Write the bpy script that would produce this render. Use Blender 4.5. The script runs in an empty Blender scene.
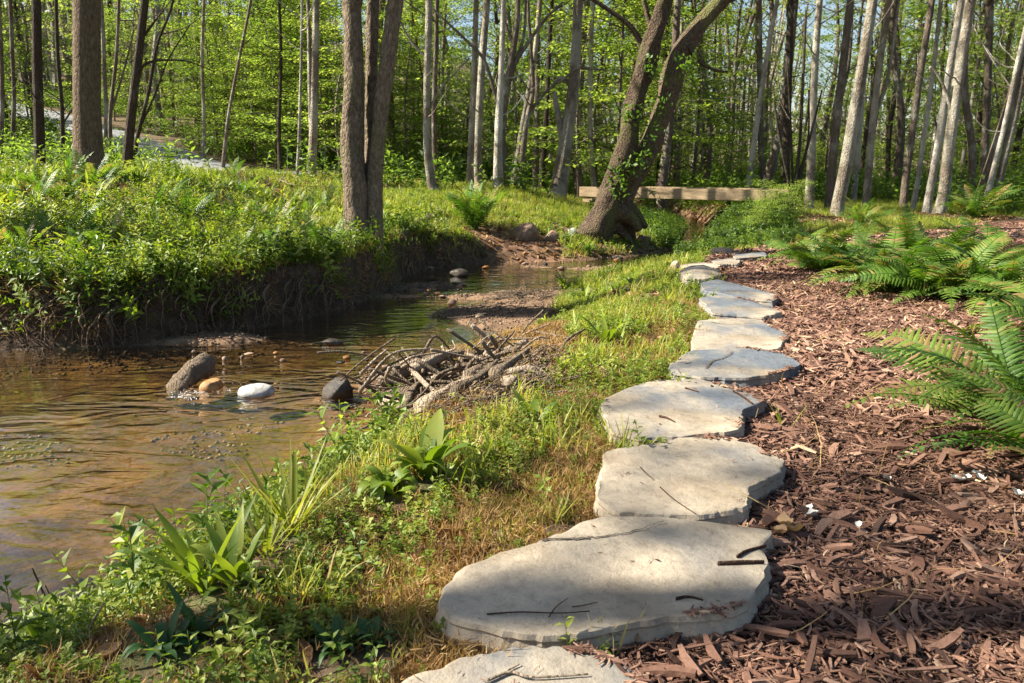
import bpy, math, random
import numpy as np
from mathutils import Vector, Matrix

# ------------------------------------------------------------------ camera, world, sun, exposure
C = bpy.context.scene.collection
SC = bpy.context.scene
FPX, CX, CY = 797.0, 512.0, 341.5
CAMZ = 1.2
PITCH = math.atan(176.5 / FPX)
cam_d = bpy.data.cameras.new("camera"); cam = bpy.data.objects.new("camera", cam_d); C.objects.link(cam)
cam_d.sensor_width = 36; cam_d.lens = FPX / 1024 * 36
cam_d.clip_start = 0.05; cam_d.clip_end = 1500
cam.location = (0, 0, CAMZ); cam.rotation_euler = (math.pi / 2 - PITCH, 0, 0)
SC.camera = cam
cam_d.dof.use_dof = True; cam_d.dof.focus_distance = 4.2; cam_d.dof.aperture_fstop = 11

SUN_EL, SUN_AZ = math.radians(39), math.radians(272)      # azimuth clockwise from +Y: light comes from the left
w = bpy.data.worlds.new("World"); SC.world = w; w.use_nodes = True
nt = w.node_tree; bg = nt.nodes["Background"]
sky = nt.nodes.new("ShaderNodeTexSky"); sky.sky_type = 'NISHITA'; sky.sun_disc = False
sky.sun_elevation = SUN_EL; sky.sun_rotation = SUN_AZ
sky.air_density = 1.0; sky.dust_density = 1.2; sky.ozone_density = 1.0
nt.links.new(sky.outputs[0], bg.inputs[0]); bg.inputs[1].default_value = 0.055
sl = bpy.data.lights.new("sun", 'SUN'); sun = bpy.data.objects.new("sun", sl); C.objects.link(sun)
sl.energy = 5.0; sl.angle = math.radians(0.55); sl.color = (1.0, 0.93, 0.79)
sdir = Vector((math.sin(SUN_AZ) * math.cos(SUN_EL), math.cos(SUN_AZ) * math.cos(SUN_EL), math.sin(SUN_EL)))
sun.rotation_euler = sdir.to_track_quat('Z', 'Y').to_euler()
SC.view_settings.view_transform = 'Standard'; SC.view_settings.look = 'None'
SC.view_settings.exposure = 1.8; SC.view_settings.gamma = 1
cy = SC.cycles
cy.max_bounces = 7; cy.diffuse_bounces = 3; cy.glossy_bounces = 3; cy.transmission_bounces = 5; cy.transparent_max_bounces = 8
cy.caustics_reflective = False; cy.caustics_refractive = False; cy.use_denoising = True
cy.sample_clamp_indirect = 6

rng = np.random.default_rng(7)
random.seed(7)
SP, CP = math.sin(PITCH), math.cos(PITCH)

# ------------------------------------------------------------------ measuring helpers
def ray(u, v):
    a = (u - CX) / FPX; b = (CY - v) / FPX
    return np.array([a, CP + b * SP, -SP + b * CP])
def atY(u, v, Y):
    d = ray(u, v); t = Y / d[1]
    return np.array([d[0] * t, Y, CAMZ + d[2] * t])
def atZ(u, v, z):
    d = ray(u, v); t = (z - CAMZ) / d[2]
    return np.array([d[0] * t, d[1] * t, z])

def smooth(a, b, x):
    t = np.clip((x - a) / (b - a), 0, 1); return t * t * (3 - 2 * t)
def hash2(ix, iy, s=0):
    h = (ix.astype(np.int64) * 374761393 + iy.astype(np.int64) * 668265263 + s * 974634777) & 0xffffffff
    h = ((h ^ (h >> 13)) * 1274126177) & 0xffffffff
    return ((h ^ (h >> 16)) & 0xffff) / 65535.0
def vnoise(x, y, s=0):
    x = np.asarray(x, float); y = np.asarray(y, float)
    ix = np.floor(x); iy = np.floor(y); fx = x - ix; fy = y - iy
    fx = fx * fx * (3 - 2 * fx); fy = fy * fy * (3 - 2 * fy)
    a = hash2(ix, iy, s); b = hash2(ix + 1, iy, s); c = hash2(ix, iy + 1, s); d = hash2(ix + 1, iy + 1, s)
    return (a * (1 - fx) + b * fx) * (1 - fy) + (c * (1 - fx) + d * fx) * fy - 0.5
def fbm(x, y, s=0, o=4):
    r = 0; a = 1.0
    for i in range(o):
        r = r + a * vnoise(x * 2 ** i, y * 2 ** i, s + i); a *= 0.5
    return r
def seg_dist(px, py, poly):
    best = np.full(np.shape(px), 1e9)
    for (x0, y0), (x1, y1) in zip(poly[:-1], poly[1:]):
        dx, dy = x1 - x0, y1 - y0; L = dx * dx + dy * dy + 1e-12
        t = np.clip(((px - x0) * dx + (py - y0) * dy) / L, 0, 1)
        best = np.minimum(best, np.hypot(px - x0 - t * dx, py - y0 - t * dy))
    return best
def inpoly(px, py, poly):
    r = np.zeros(np.shape(px), bool); n = len(poly)
    for i in range(n):
        x0, y0 = poly[i]; x1, y1 = poly[(i + 1) % n]
        if y0 == y1: continue
        c = ((y0 > py) != (y1 > py)) & (px < (x1 - x0) * (py - y0) / (y1 - y0) + x0)
        r ^= c
    return r

# ------------------------------------------------------------------ terrain
ZW = -0.42
Lpx = [(0, 350), (100, 349), (200, 337), (290, 322), (345, 308), (385, 292), (402, 278), (430, 269), (480, 264), (560, 262), (630, 257), (672, 250)]
Rpx = [(35, 668), (95, 622), (165, 580), (240, 532), (305, 492), (350, 462), (392, 428), (402, 400), (392, 378), (420, 358), (470, 347), (520, 338), (552, 314), (566, 290), (592, 275), (650, 266), (700, 256)]
LW = [tuple(atZ(u, v, ZW)[:2]) for u, v in Lpx]
RW = [tuple(atZ(u, v, ZW)[:2]) for u, v in Rpx]
LW = [(-60, 9), (-25, 8.5), (-12, 8.2), (-8, 7.4)] + LW + [(4.35, 20), (4.6, 26), (2.5, 34), (-3, 46), (-6, 90), (-6, 200)]
RW = [(-60, 3.5), (-25, 3.0), (-12, 2.3), (-6, 1.5), (-3.4, 1.3), (-2.2, 1.7)] + RW + [(5.2, 20), (5.6, 26), (3.8, 35), (-1.8, 47), (-4.6, 90), (-4.6, 200)]
CREEK = LW + RW[::-1]
BARS = []
for (u, v, rx, ry, h) in [(505, 320, .70, .55, .24), (480, 312, .6, .45, .22), (462, 297, .85, .35, .2), (440, 287, .5, .35, .2), (530, 300, .5, .7, .22), (250, 340, 1.0, .28, .14), (395, 385, .35, .3, .13), (560, 268, 1.2, .4, .17), (60, 400, .9, .3, .06)]:
    p = atZ(u, v, ZW); BARS.append((p[0], p[1], rx, ry, h))
def terrain(x, y):
    x = np.asarray(x, float); y = np.asarray(y, float)
    dl = seg_dist(x, y, LW); dr = seg_dist(x, y, RW); ins = inpoly(x, y, CREEK)
    # bed
    dm = np.minimum(dl, dr)
    bed = ZW - 0.035 - 0.14 * smooth(0, 0.9, dm)
    for bx, by, rx, ry, h in BARS:
        bed = bed + h * np.exp(-(((x - bx) / rx) ** 2 + ((y - by) / ry) ** 2))
    bed = np.minimum(bed, ZW + 0.035) + 0.03 * fbm(x * 3, y * 3, 5)
    # left bank
    zl = 1.04 - 0.50 * smooth(-6.5, -2, x) - 0.30 * smooth(0.2, 4, x)
    step = 0.56 - 0.36 * smooth(-1.6, 0.4, x) + 0.05 * smooth(-3, -6, x)
    lipw = 0.20 + 0.46 * smooth(-1.6, 0.2, x) + 0.12 * fbm(x * 2.4, y * 2.4, 9)
    e = dl + 0.25 * fbm(x * 1.1, y * 1.1, 3, 3) * smooth(0.0, 0.5, dl)
    left = ZW + step * smooth(0, 1, e / lipw) ** 0.8 + (zl - ZW - step) * smooth(0.1, 5.4, e) ** 0.9
    s = (-x - 11) * 0.67 + (y - 28) * 0.74
    hill = 0.125 * np.clip(s, 0, None) * smooth(8, -8, x) + 0.12 * np.clip(s - 35, 0, None) * smooth(20, -10, x)
    left = left - 0.22 * np.exp(-((y - 23.5) / 3.6) ** 2) * smooth(-4, -6.5, x)
    left = left + np.minimum(hill, 22) + 0.10 * fbm(x * 0.5, y * 0.5, 11) * smooth(0.5, 3, dl)
    # right bank
    wr = 0.85 + .7 * smooth(4.6, 6.2, y) + 1.3 * smooth(9.5, 12, y) - 2.4 * smooth(16.2, 17.8, y) + 0.15 * vnoise(x, y, 4)
    right = ZW + (-ZW) * smooth(0, 1, dr / wr) ** 0.75
    right = right + 0.10 * smooth(3.0, 4.5, x) * smooth(12, 3, y) + 0.16 * np.exp(-((x - 7.5) / 2.0) ** 2 - ((y - 11.5) / 1.6) ** 2)
    right = right + 0.05 * fbm(x * 0.4, y * 0.4, 15) * smooth(1.5, 3, dr) + 0.18 * smooth(1.5, .2, np.hypot((x - 5.9) / 1.2, (y - 17) / 1.5))
    right = right + 0.03 * np.clip(y - 60, 0, None)
    land = np.where(dl < dr, left, right)
    land = land + 0.06 * fbm(x * 5, y * 5, 33) * smooth(.03, .15, dl) * smooth(.6, .35, dl) * (dl < dr)
    land = land + 0.035 * fbm(x * 2.2, y * 2.2, 21) * smooth(0.05, 0.5, dm) * smooth(40, 10, y)
    return np.where(ins, bed, land)
def tz(x, y): return float(terrain(np.array([x]), np.array([y]))[0])
def hit(u, v, tmax=140):
    d = ray(u, v); t = np.concatenate([np.linspace(1, 12, 500), np.linspace(12.03, tmax, 1500)])
    z = CAMZ + d[2] * t; h = terrain(d[0] * t, d[1] * t)
    i = np.argmax(z < h)
    if not (z < h).any(): i = len(t) - 1
    return np.array([d[0] * t[i], d[1] * t[i], h[i]])
def zone(pts): return [tuple(hit(u, v)[:2]) for u, v in pts]
MULCH = zone([(600, 680), (690, 600), (705, 520), (700, 450), (700, 400), (705, 350), (722, 320), (728, 300), (716, 282), (704, 268), (706, 260), (760, 251), (860, 242), (960, 228), (1023, 218)]) \
    + [(14, 17), (14, 0), (3, -1), (0.3, 0.3), (0.2, 1.3)]
DEB = zone([(392, 428), (402, 400), (388, 375), (420, 352), (470, 338), (520, 326), (560, 322), (572, 345), (560, 368), (540, 392), (510, 412), (478, 432), (440, 452)])
DRY = zone([(395, 680), (350, 640), (350, 600), (420, 550), (470, 510), (540, 470), (560, 445), (592, 425), (620, 470), (620, 560), (600, 620), (560, 680)]) + [(0.1, 1.0), (-0.5, 1.0)]

# nonuniform sheet of ground
def axis(a, b, fine, lo, hi):
    core = list(np.arange(a, b, fine)); st = fine; x = b; up = []
    while x < hi: up.append(x); st *= 1.10; x += st
    up.append(hi); st = fine; x = a - fine; dn = []
    while x > lo: dn.append(x); st *= 1.10; x -= st
    dn.append(lo)
    return np.array(dn[::-1] + core + up)
gx = axis(-7.5, 6.5, 0.045, -400, 400); gy = axis(1.0, 18.0, 0.045, -60, 600)
XX, YY = np.meshgrid(gx, gy); ZZ = terrain(XX, YY)
NX, NY = len(gx), len(gy)

# ------------------------------------------------------------------ mesh helpers
def build(name, V, Q=None, T=None, mats=(), parent=None, tint=None, midx=None, smooth_=False, loc=None, attrs=None):
    V = np.asarray(V, np.float32); Q = np.zeros((0, 4), np.int32) if Q is None else np.asarray(Q, np.int32)
    T = np.zeros((0, 3), np.int32) if T is None else np.asarray(T, np.int32)
    me = bpy.data.meshes.new(name)
    me.vertices.add(len(V)); me.vertices.foreach_set("co", V.ravel())
    nl = Q.size + T.size; me.loops.add(nl)
    me.loops.foreach_set("vertex_index", np.concatenate([Q.ravel(), T.ravel()]).astype(np.int32))
    npol = len(Q) + len(T); me.polygons.add(npol)
    st = np.concatenate([np.arange(len(Q)) * 4, Q.size + np.arange(len(T)) * 3]).astype(np.int32)
    me.polygons.foreach_set("loop_start", st)
    if midx is not None: me.polygons.foreach_set("material_index", np.asarray(midx, np.int32))
    me.polygons.foreach_set("use_smooth", np.full(npol, smooth_, bool))
    for m in mats: me.materials.append(m)
    if tint is not None:
        a = me.attributes.new("tint", 'FLOAT', 'POINT'); a.data.foreach_set("value", np.asarray(tint, np.float32))
    for k, val in (attrs or {}).items():
        a = me.attributes.new(k, 'FLOAT', 'POINT'); a.data.foreach_set("value", np.asarray(val, np.float32).ravel())
    me.update(calc_edges=True)
    o = bpy.data.objects.new(name, me); C.objects.link(o)
    if parent: o.parent = parent
    if loc is not None: o.location = loc
    return o
def tag(o, label=None, cat=None, group=None, kind=None):
    if label: o['label'] = label
    if cat: o['category'] = cat
    if group: o['group'] = group
    if kind: o['kind'] = kind
    return o
def empty(name, loc=(0, 0, 0), rot=(0, 0, 0)):
    o = bpy.data.objects.new(name, None); C.objects.link(o); o.location = loc; o.rotation_euler = rot
    o.empty_display_size = 0.1
    return o
def link_copy(src, name=None, parent=None, **kw):
    o = src.copy()
    if name: o.name = name
    C.objects.link(o); o.parent = parent
    return o
def park(o):    # keep the source of shared meshes out of the scene
    C.objects.unlink(o); return o

class Geo:
    def __init__(s): s.V = []; s.Q = []; s.T = []; s.t = []; s.mq = []; s.mt = []; s.n = 0
    def add(s, V, Q=None, T=None, tint=0.5, m=0):
        V = np.asarray(V, float); s.V.append(V)
        s.t.append(np.broadcast_to(np.asarray(tint, float), (len(V),)))
        if Q is not None and len(Q): s.Q.append(np.asarray(Q) + s.n); s.mq.append(np.full(len(Q), m))
        if T is not None and len(T): s.T.append(np.asarray(T) + s.n); s.mt.append(np.full(len(T), m))
        s.n += len(V)
    def arrays(s):
        V = np.concatenate(s.V); t = np.concatenate(s.t)
        Q = np.concatenate(s.Q) if s.Q else None; T = np.concatenate(s.T) if s.T else None
        mi = np.concatenate((s.mq or [np.zeros(0)]) + (s.mt or [np.zeros(0)]))
        return V, Q, T, t, mi
    def build(s, name, mats, parent=None, smooth_=False, **kw):
        V, Q, T, t, mi = s.arrays()
        return build(name, V, Q, T, mats, parent, t, mi, smooth_, **kw)
    def scatter(s, tmpl, P, R, tint, tv=0.0):
        """copies of template geo (arrays) at P with 3x3 R"""
        V, Q, T, t, mi = tmpl; n = len(P)
        if n == 0: return
        W = np.einsum('nij,vj->nvi', R, V) + P[:, None, :]
        nv = len(V); off = (np.arange(n) * nv)
        tt = (tint[:, None] + (t[None, :] - 0.5) * tv).ravel() if tv else np.repeat(tint, nv)
        s.V.append(W.reshape(-1, 3)); s.t.append(tt)
        if Q is not None:
            s.Q.append((Q[None] + off[:, None, None]).reshape(-1, 4) + s.n); s.mq.append(np.tile(mi[:len(Q)], n))
        if T is not None:
            s.T.append((T[None] + off[:, None, None]).reshape(-1, 3) + s.n); s.mt.append(np.tile(mi[-len(T):], n))
        s.n += n * nv

def rots(n, tilt=0.3, scale=(0.8, 1.2), r=rng, flat=False):
    a = r.uniform(0, 2 * np.pi, n); b = r.normal(0, tilt, n); c = r.normal(0, tilt, n)
    ca, sa, cb, sb, cc, sc_ = np.cos(a), np.sin(a), np.cos(b), np.sin(b), np.cos(c), np.sin(c)
    z = np.zeros(n); o = np.ones(n)
    Rz = np.stack([ca, -sa, z, sa, ca, z, z, z, o], 1).reshape(n, 3, 3)
    Rx = np.stack([o, z, z, z, cb, -sb, z, sb, cb], 1).reshape(n, 3, 3)
    Ry = np.stack([cc, z, sc_, z, o, z, -sc_, z, cc], 1).reshape(n, 3, 3)
    s = r.uniform(scale[0], scale[1], n)
    return (Rx @ Ry @ Rz) * s[:, None, None]

def tube(pts, rad, k=8, bump=0.0, seed=0, close=True, flat=1.0):
    pts = np.asarray(pts, float); n = len(pts); rad = np.broadcast_to(np.asarray(rad, float), (n,))
    T = np.gradient(pts, axis=0); T /= np.linalg.norm(T, axis=1)[:, None] + 1e-9
    ref = np.array([0.0, -1.0, 0.0]) if abs(T[0][1]) < 0.8 else np.array([1.0, 0, 0])
    V = []
    for i in range(n):
        a = np.cross(T[i], ref); a /= np.linalg.norm(a) + 1e-9; b = np.cross(T[i], a); ref = -np.cross(T[i], a) if False else ref
        th = np.arange(k) * 2 * np.pi / k
        rr = rad[i] * np.ones(k)
        if bump:
            L = i * 0.37 + seed * 7.1
            rr = rr * (1 + bump * fbm(np.cos(th) * 1.3 + seed, np.sin(th) * 1.3 + L * 0.35, seed, 3))
        V.append(pts[i] + np.outer(np.cos(th) * rr, a) + np.outer(np.sin(th) * rr * flat, b))
    V = np.concatenate(V)
    i, j = np.meshgrid(np.arange(n - 1), np.arange(k), indexing='ij'); jn = (j + 1) % k
    Q = np.stack([i * k + j, i * k + jn, (i + 1) * k + jn, (i + 1) * k + j], -1).reshape(-1, 4)
    Tt = None
    if close:
        V = np.vstack([V, pts[-1] + T[-1] * rad[-1] * .3, pts[0] - T[0] * rad[0] * .2]); c = len(V) - 2
        jj = np.arange(k); b0 = (n - 1) * k
        Tt = np.vstack([np.stack([b0 + jj, b0 + (jj + 1) % k, np.full(k, c)], 1), np.stack([(jj + 1) % k, jj, np.full(k, c + 1)], 1)])
    return V, Q, Tt
def spline(P, n):
    P = np.asarray(P, float); m = len(P)
    if m == 2: return np.array([P[0] + (P[1] - P[0]) * t for t in np.linspace(0, 1, n)])
    E = np.vstack([2 * P[0] - P[1], P, 2 * P[-1] - P[-2]]); out = []
    for t in np.linspace(0, m - 1 - 1e-6, n):
        i = int(t); f = t - i; a, b, c, d = E[i], E[i + 1], E[i + 2], E[i + 3]
        out.append(0.5 * (2 * b + (c - a) * f + (2 * a - 5 * b + 4 * c - d) * f * f + (3 * b - a - 3 * c + d) * f ** 3))
    return np.array(out)

# ------------------------------------------------------------------ materials
def newmat(name):
    m = bpy.data.materials.new(name); m.use_nodes = True; nt = m.node_tree
    for n in list(nt.nodes): nt.nodes.remove(n)
    out = nt.nodes.new("ShaderNodeOutputMaterial")
    return m, nt, out
def nd(nt, t, **kw):
    n = nt.nodes.new(t)
    for k, v in kw.items(): setattr(n, k, v)
    return n
def ramp(nt, stops, inp=None, interp='LINEAR'):
    r = nd(nt, "ShaderNodeValToRGB"); cr = r.color_ramp; cr.interpolation = interp
    while len(cr.elements) < len(stops): cr.elements.new(0.5)
    for e, (p, c) in zip(cr.elements, stops):
        e.position = p; e.color = (*c, 1) if len(c) == 3 else c
    if inp is not None: nt.links.new(inp, r.inputs[0])
    return r
def noise(nt, scale, detail=5, rough=0.6, vec=None, dist=0.0):
    n = nd(nt, "ShaderNodeTexNoise"); n.inputs['Scale'].default_value = scale; n.inputs['Detail'].default_value = detail
    n.inputs['Roughness'].default_value = rough; n.inputs['Distortion'].default_value = dist
    if vec is not None: nt.links.new(vec, n.inputs['Vector'])
    return n
def mix(nt, a, b, f, mode='MIX'):
    m = nd(nt, "ShaderNodeMix", data_type='RGBA', blend_type=mode)
    for s, v in ((0, f), (6, a), (7, b)):
        if hasattr(v, 'is_linked') or hasattr(v, 'links'): nt.links.new(v, m.inputs[s])
        elif s == 0: m.inputs[0].default_value = v
        else: m.inputs[s].default_value = (*v, 1)
    return m.outputs[2]
def math_(nt, op, a, b=None):
    m = nd(nt, "ShaderNodeMath", operation=op)
    for s, v in ((0, a), (1, b)):
        if v is None: continue
        if hasattr(v, 'links'): nt.links.new(v, m.inputs[s])
        else: m.inputs[s].default_value = v
    return m.outputs[0]
def bump(nt, h, strength, dist=0.02, normal=None):
    b = nd(nt, "ShaderNodeBump"); b.inputs['Strength'].default_value = strength; b.inputs['Distance'].default_value = dist
    nt.links.new(h, b.inputs['Height'])
    if normal is not None: nt.links.new(normal, b.inputs['Normal'])
    return b.outputs[0]
def pbsdf(nt, out, col, rough=0.85, normal=None, spec=0.3):
    p = nd(nt, "ShaderNodeBsdfPrincipled")
    if hasattr(col, 'links'): nt.links.new(col, p.inputs['Base Color'])
    else: p.inputs['Base Color'].default_value = (*col, 1)
    if hasattr(rough, 'links'): nt.links.new(rough, p.inputs['Roughness'])
    else: p.inputs['Roughness'].default_value = rough
    p.inputs['Specular IOR Level'].default_value = spec
    if normal is not None: nt.links.new(normal, p.inputs['Normal'])
    nt.links.new(p.outputs[0], out.inputs[0]); return p
def attr(nt, name):
    a = nd(nt, "ShaderNodeAttribute"); a.attribute_name = name; return a.outputs['Fac']
def objco(nt, scale=(1, 1, 1)):
    tc = nd(nt, "ShaderNodeTexCoord"); mp = nd(nt, "ShaderNodeMapping"); mp.inputs['Scale'].default_value = scale
    nt.links.new(tc.outputs['Object'], mp.inputs[0]); return mp.outputs[0]

def mat_leaf(name, stops, trans=0.42, rough=0.5, rnd=0.35):
    m, nt, out = newmat(name)
    t = attr(nt, "tint"); oi = nd(nt, "ShaderNodeObjectInfo")
    f = math_(nt, 'ADD', t, math_(nt, 'MULTIPLY', math_(nt, 'SUBTRACT', oi.outputs['Random'], 0.5), rnd))
    col = ramp(nt, stops, f).outputs[0]
    d = nd(nt, "ShaderNodeBsdfPrincipled"); nt.links.new(col, d.inputs['Base Color'])
    d.inputs['Roughness'].default_value = rough; d.inputs['Specular IOR Level'].default_value = 0.35
    tr = nd(nt, "ShaderNodeBsdfTranslucent")
    c2 = mix(nt, col, (1.0, 1.0, 0.35), 0.5, 'MULTIPLY')
    c3 = nd(nt, "ShaderNodeHueSaturation"); c3.inputs['Value'].default_value = 1.7; c3.inputs['Saturation'].default_value = 1.05
    nt.links.new(c2, c3.inputs['Color']); nt.links.new(c3.outputs[0], tr.inputs[0])
    mx = nd(nt, "ShaderNodeMixShader"); mx.inputs[0].default_value = trans
    nt.links.new(d.outputs[0], mx.inputs[1]); nt.links.new(tr.outputs[0], mx.inputs[2]); nt.links.new(mx.outputs[0], out.inputs[0])
    return m
M = {}
M['canopy'] = mat_leaf('canopy_leaf', [(0, (.060, .090, .022)), (.35, (.115, .155, .034)), (.7, (.19, .225, .050)), (1, (.26, .28, .075))], 0.5)
M['under'] = mat_leaf('understory_leaf', [(0, (.052, .092, .022)), (.4, (.115, .18, .036)), (.75, (.19, .26, .052)), (1, (.27, .32, .08))], 0.55)
M['far'] = mat_leaf('hazy_far_leaf', [(0, (.07, .09, .035)), (.5, (.165, .195, .065)), (1, (.28, .30, .12))], 0.5, rnd=0)  # paler, greyer leaf tones: distance haze put into the colour
M['grass'] = mat_leaf('grass_blade', [(0, (.055, .095, .012)), (.4, (.15, .20, .020)), (.7, (.25, .28, .04)), (.88, (.36, .32, .09)), (1, (.42, .33, .14))], 0.42, rnd=0)
M['herb'] = mat_leaf('herb_leaf', [(0, (.026, .058, .010)), (.4, (.085, .145, .016)), (.75, (.175, .235, .028)), (1, (.28, .31, .06))], 0.40, rnd=0.1)
M['fern'] = mat_leaf('fern_leaf', [(0, (.022, .062, .010)), (.5, (.070, .145, .016)), (.88, (.16, .23, .035)), (1, (.26, .17, .07))], 0.40, rnd=0.7)
M['darkherb'] = mat_leaf('dark_leaf', [(0, (.012, .040, .012)), (1, (.045, .105, .025))], 0.3, 0.55, rnd=0.2)
M['ivy'] = mat_leaf('ivy_leaf', [(0, (.030, .080, .012)), (1, (.14, .23, .03))], 0.4)
M['dryleaf'] = mat_leaf('dry_leaf', [(0, (.07, .035, .018)), (.5, (.20, .10, .045)), (1, (.42, .27, .14))], 0.2, 0.7, rnd=0.2)
M['drygrass'] = mat_leaf('dry_grass', [(0, (.16, .09, .035)), (.5, (.32, .19, .07)), (1, (.45, .32, .14))], 0.25, 0.7, rnd=0)

def mat_bark(name, dark, light, lichen=None, lich=0.5, vs=(9, 9, 1.6), bs=0.9):
    m, nt, out = newmat(name)
    v = objco(nt, vs); n1 = noise(nt, 3.2, 8, 0.72, v, 0.5); v2 = objco(nt, (1, 1, .6)); n2 = noise(nt, 2.3, 5, 0.6, v2)
    vo = nd(nt, "ShaderNodeTexVoronoi"); vo.feature = 'DISTANCE_TO_EDGE'; vo.inputs['Scale'].default_value = 3.2; nt.links.new(v, vo.inputs['Vector'])
    col = ramp(nt, [(.28, dark), (.52, tuple((a + b) / 2 for a, b in zip(dark, light))), (.72, light)], n1.outputs[0]).outputs[0]
    if lichen:
        f = ramp(nt, [(lich - .06, (0, 0, 0)), (lich + .06, (1, 1, 1))], n2.outputs[0]).outputs[0]
        col = mix(nt, col, lichen, math_(nt, 'MULTIPLY', f, 0.75))
    oi = nd(nt, "ShaderNodeObjectInfo"); hs = nd(nt, "ShaderNodeHueSaturation")
    nt.links.new(math_(nt, 'ADD', math_(nt, 'MULTIPLY', oi.outputs['Random'], 0.4), 0.8), hs.inputs['Value']); nt.links.new(col, hs.inputs['Color'])
    cr = ramp(nt, [(0, (0, 0, 0)), (.22, (1, 1, 1))], vo.outputs[0]).outputs[0]
    h = math_(nt, 'ADD', n1.outputs[0], math_(nt, 'MULTIPLY', cr, 0.35))
    pbsdf(nt, out, hs.outputs[0], 0.92, bump(nt, h, bs, 0.06), 0.15)
    return m
M['bark_brown'] = mat_bark('ridged_brown_bark', (.05, .034, .021), (.30, .22, .15), None, vs=(10, 10, 3.2))
M['bark_mossy'] = mat_bark('mossy_brown_bark', (.065, .045, .03), (.44, .34, .24), (.19, .18, .085), .60, (8, 8, 3.6), 1.0)
M['bark_lean'] = mat_bark('dark_mossy_bark', (.03, .021, .014), (.23, .165, .11), (.13, .14, .045), .57, (7, 7, 4.5), 1.0)
M['bark_pale'] = mat_bark('pale_lichen_bark', (.085, .065, .045), (.30, .25, .19), (.42, .39, .31), .50, (7, 7, 4), .8)
M['bark_white'] = mat_bark('white_bark', (.13, .105, .08), (.42, .37, .30), (.52, .49, .42), .48, (7, 7, 5), .7)
M['bark_dark'] = mat_bark('dark_bark', (.028, .022, .016), (.11, .085, .06), (.2, .2, .15), .63)
M['bark_mid'] = mat_bark('grey_brown_bark', (.075, .055, .04), (.24, .19, .145), (.38, .37, .30), .58)
M['drift'] = mat_bark('weathered_wood', (.10, .07, .045), (.36, .28, .20), None, vs=(14, 14, 3))
M['driftpale'] = mat_bark('bleached_wood', (.28, .20, .13), (.62, .52, .40), None, vs=(14, 14, 3))
M['root'] = mat_bark('root_skin', (.12, .08, .05), (.42, .31, .21), None, vs=(14, 14, 4))

# ground
m, nt, out = newmat('ground_soil'); M['ground'] = m
v = objco(nt)
nA = noise(nt, 1.3, 6, .6, v); nB = noise(nt, 9, 8, .7, v); nC = noise(nt, 45, 6, .7, v); nD = noise(nt, 3.5, 5, .6, v)
litter = ramp(nt, [(.3, (.05, .032, .02)), (.5, (.13, .085, .055)), (.68, (.24, .165, .11))], nB.outputs[0]).outputs[0]
green = ramp(nt, [(.3, (.035, .055, .014)), (.7, (.10, .13, .03))], nB.outputs[0]).outputs[0]
gm = ramp(nt, [(.40, (0, 0, 0)), (.60, (1, 1, 1))], nD.outputs[0]).outputs[0]
base = mix(nt, litter, green, math_(nt, 'MULTIPLY', gm, attr(nt, 'green')))
mul = ramp(nt, [(.3, (.03, .014, .009)), (.5, (.085, .04, .024)), (.7, (.17, .09, .055))], nC.outputs[0]).outputs[0]
base = mix(nt, base, mul, attr(nt, 'mulch'))
soil = ramp(nt, [(.3, (.10, .05, .028)), (.7, (.30, .17, .10))], nB.outputs[0]).outputs[0]
base = mix(nt, base, soil, attr(nt, 'soil'))
mud_shade_col = ramp(nt, [(.3, (.022, .014, .009)), (.5, (.06, .038, .024)), (.7, (.13, .085, .052))], nB.outputs[0]).outputs[0]  # bank-face soil, darkened so its colour carries the shade of the undercut
base = mix(nt, base, mud_shade_col, attr(nt, 'mud'))
vo = nd(nt, "ShaderNodeTexVoronoi"); vo.inputs['Scale'].default_value = 32; nt.links.new(v, vo.inputs['Vector'])
peb = mix(nt, ramp(nt, [(0, (.035, .022, .012)), (.45, (.14, .08, .03)), (.8, (.26, .16, .065)), (1, (.12, .09, .06))], vo.outputs['Color']).outputs[0],
          ramp(nt, [(.36, (.035, .024, .014)), (.49, (.075, .045, .019)), (.58, (.15, .088, .034)), (.70, (.25, .155, .06))], noise(nt, 1.3, 8, .68, v, .8).outputs[0]).outputs[0], 0.7)
peb = mix(nt, peb, ramp(nt, [(.3, (.09, .055, .035)), (.5, (.20, .125, .078)), (.7, (.32, .21, .135))], nB.outputs[0]).outputs[0], math_(nt, 'MULTIPLY', attr(nt, 'bar'), .85))
base = mix(nt, base, peb, attr(nt, 'bed'))
hh = math_(nt, 'ADD', nC.outputs[0], math_(nt, 'MULTIPLY', nB.outputs[0], 1.5))
pbsdf(nt, out, base, 0.9, bump(nt, hh, 0.9, 0.02), 0.2)

m, nt, out = newmat('creek_water'); M['water'] = m
v = objco(nt)
mp = nd(nt, "ShaderNodeMapping"); mp.inputs['Rotation'].default_value = (0, 0, math.radians(-35)); mp.inputs['Scale'].default_value = (1, 2.2, 1)
nt.links.new(v, mp.inputs[0])
n1 = noise(nt, 1.5, 2, .4, mp.outputs[0], 2.2); n2 = noise(nt, 6.5, 2, .4, mp.outputs[0], 1.4); n3 = noise(nt, .7, 2, .5, v)
h = math_(nt, 'ADD', n1.outputs[0], math_(nt, 'MULTIPLY', n2.outputs[0], 0.16))
calm = ramp(nt, [(.40, (.30, .30, .30)), (.62, (1, 1, 1))], n3.outputs[0]).outputs[0]
h2 = math_(nt, 'MULTIPLY', h, math_(nt, 'MULTIPLY', math_(nt, 'ADD', attr(nt, 'riffle'), 0.9), calm))
nrm = bump(nt, h2, 0.6, 0.05)
geo = nd(nt, "ShaderNodeNewGeometry"); vd = nd(nt, "ShaderNodeVectorMath", operation='DOT_PRODUCT'); nt.links.new(nrm, vd.inputs[0]); nt.links.new(geo.outputs['Incoming'], vd.inputs[1])
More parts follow.
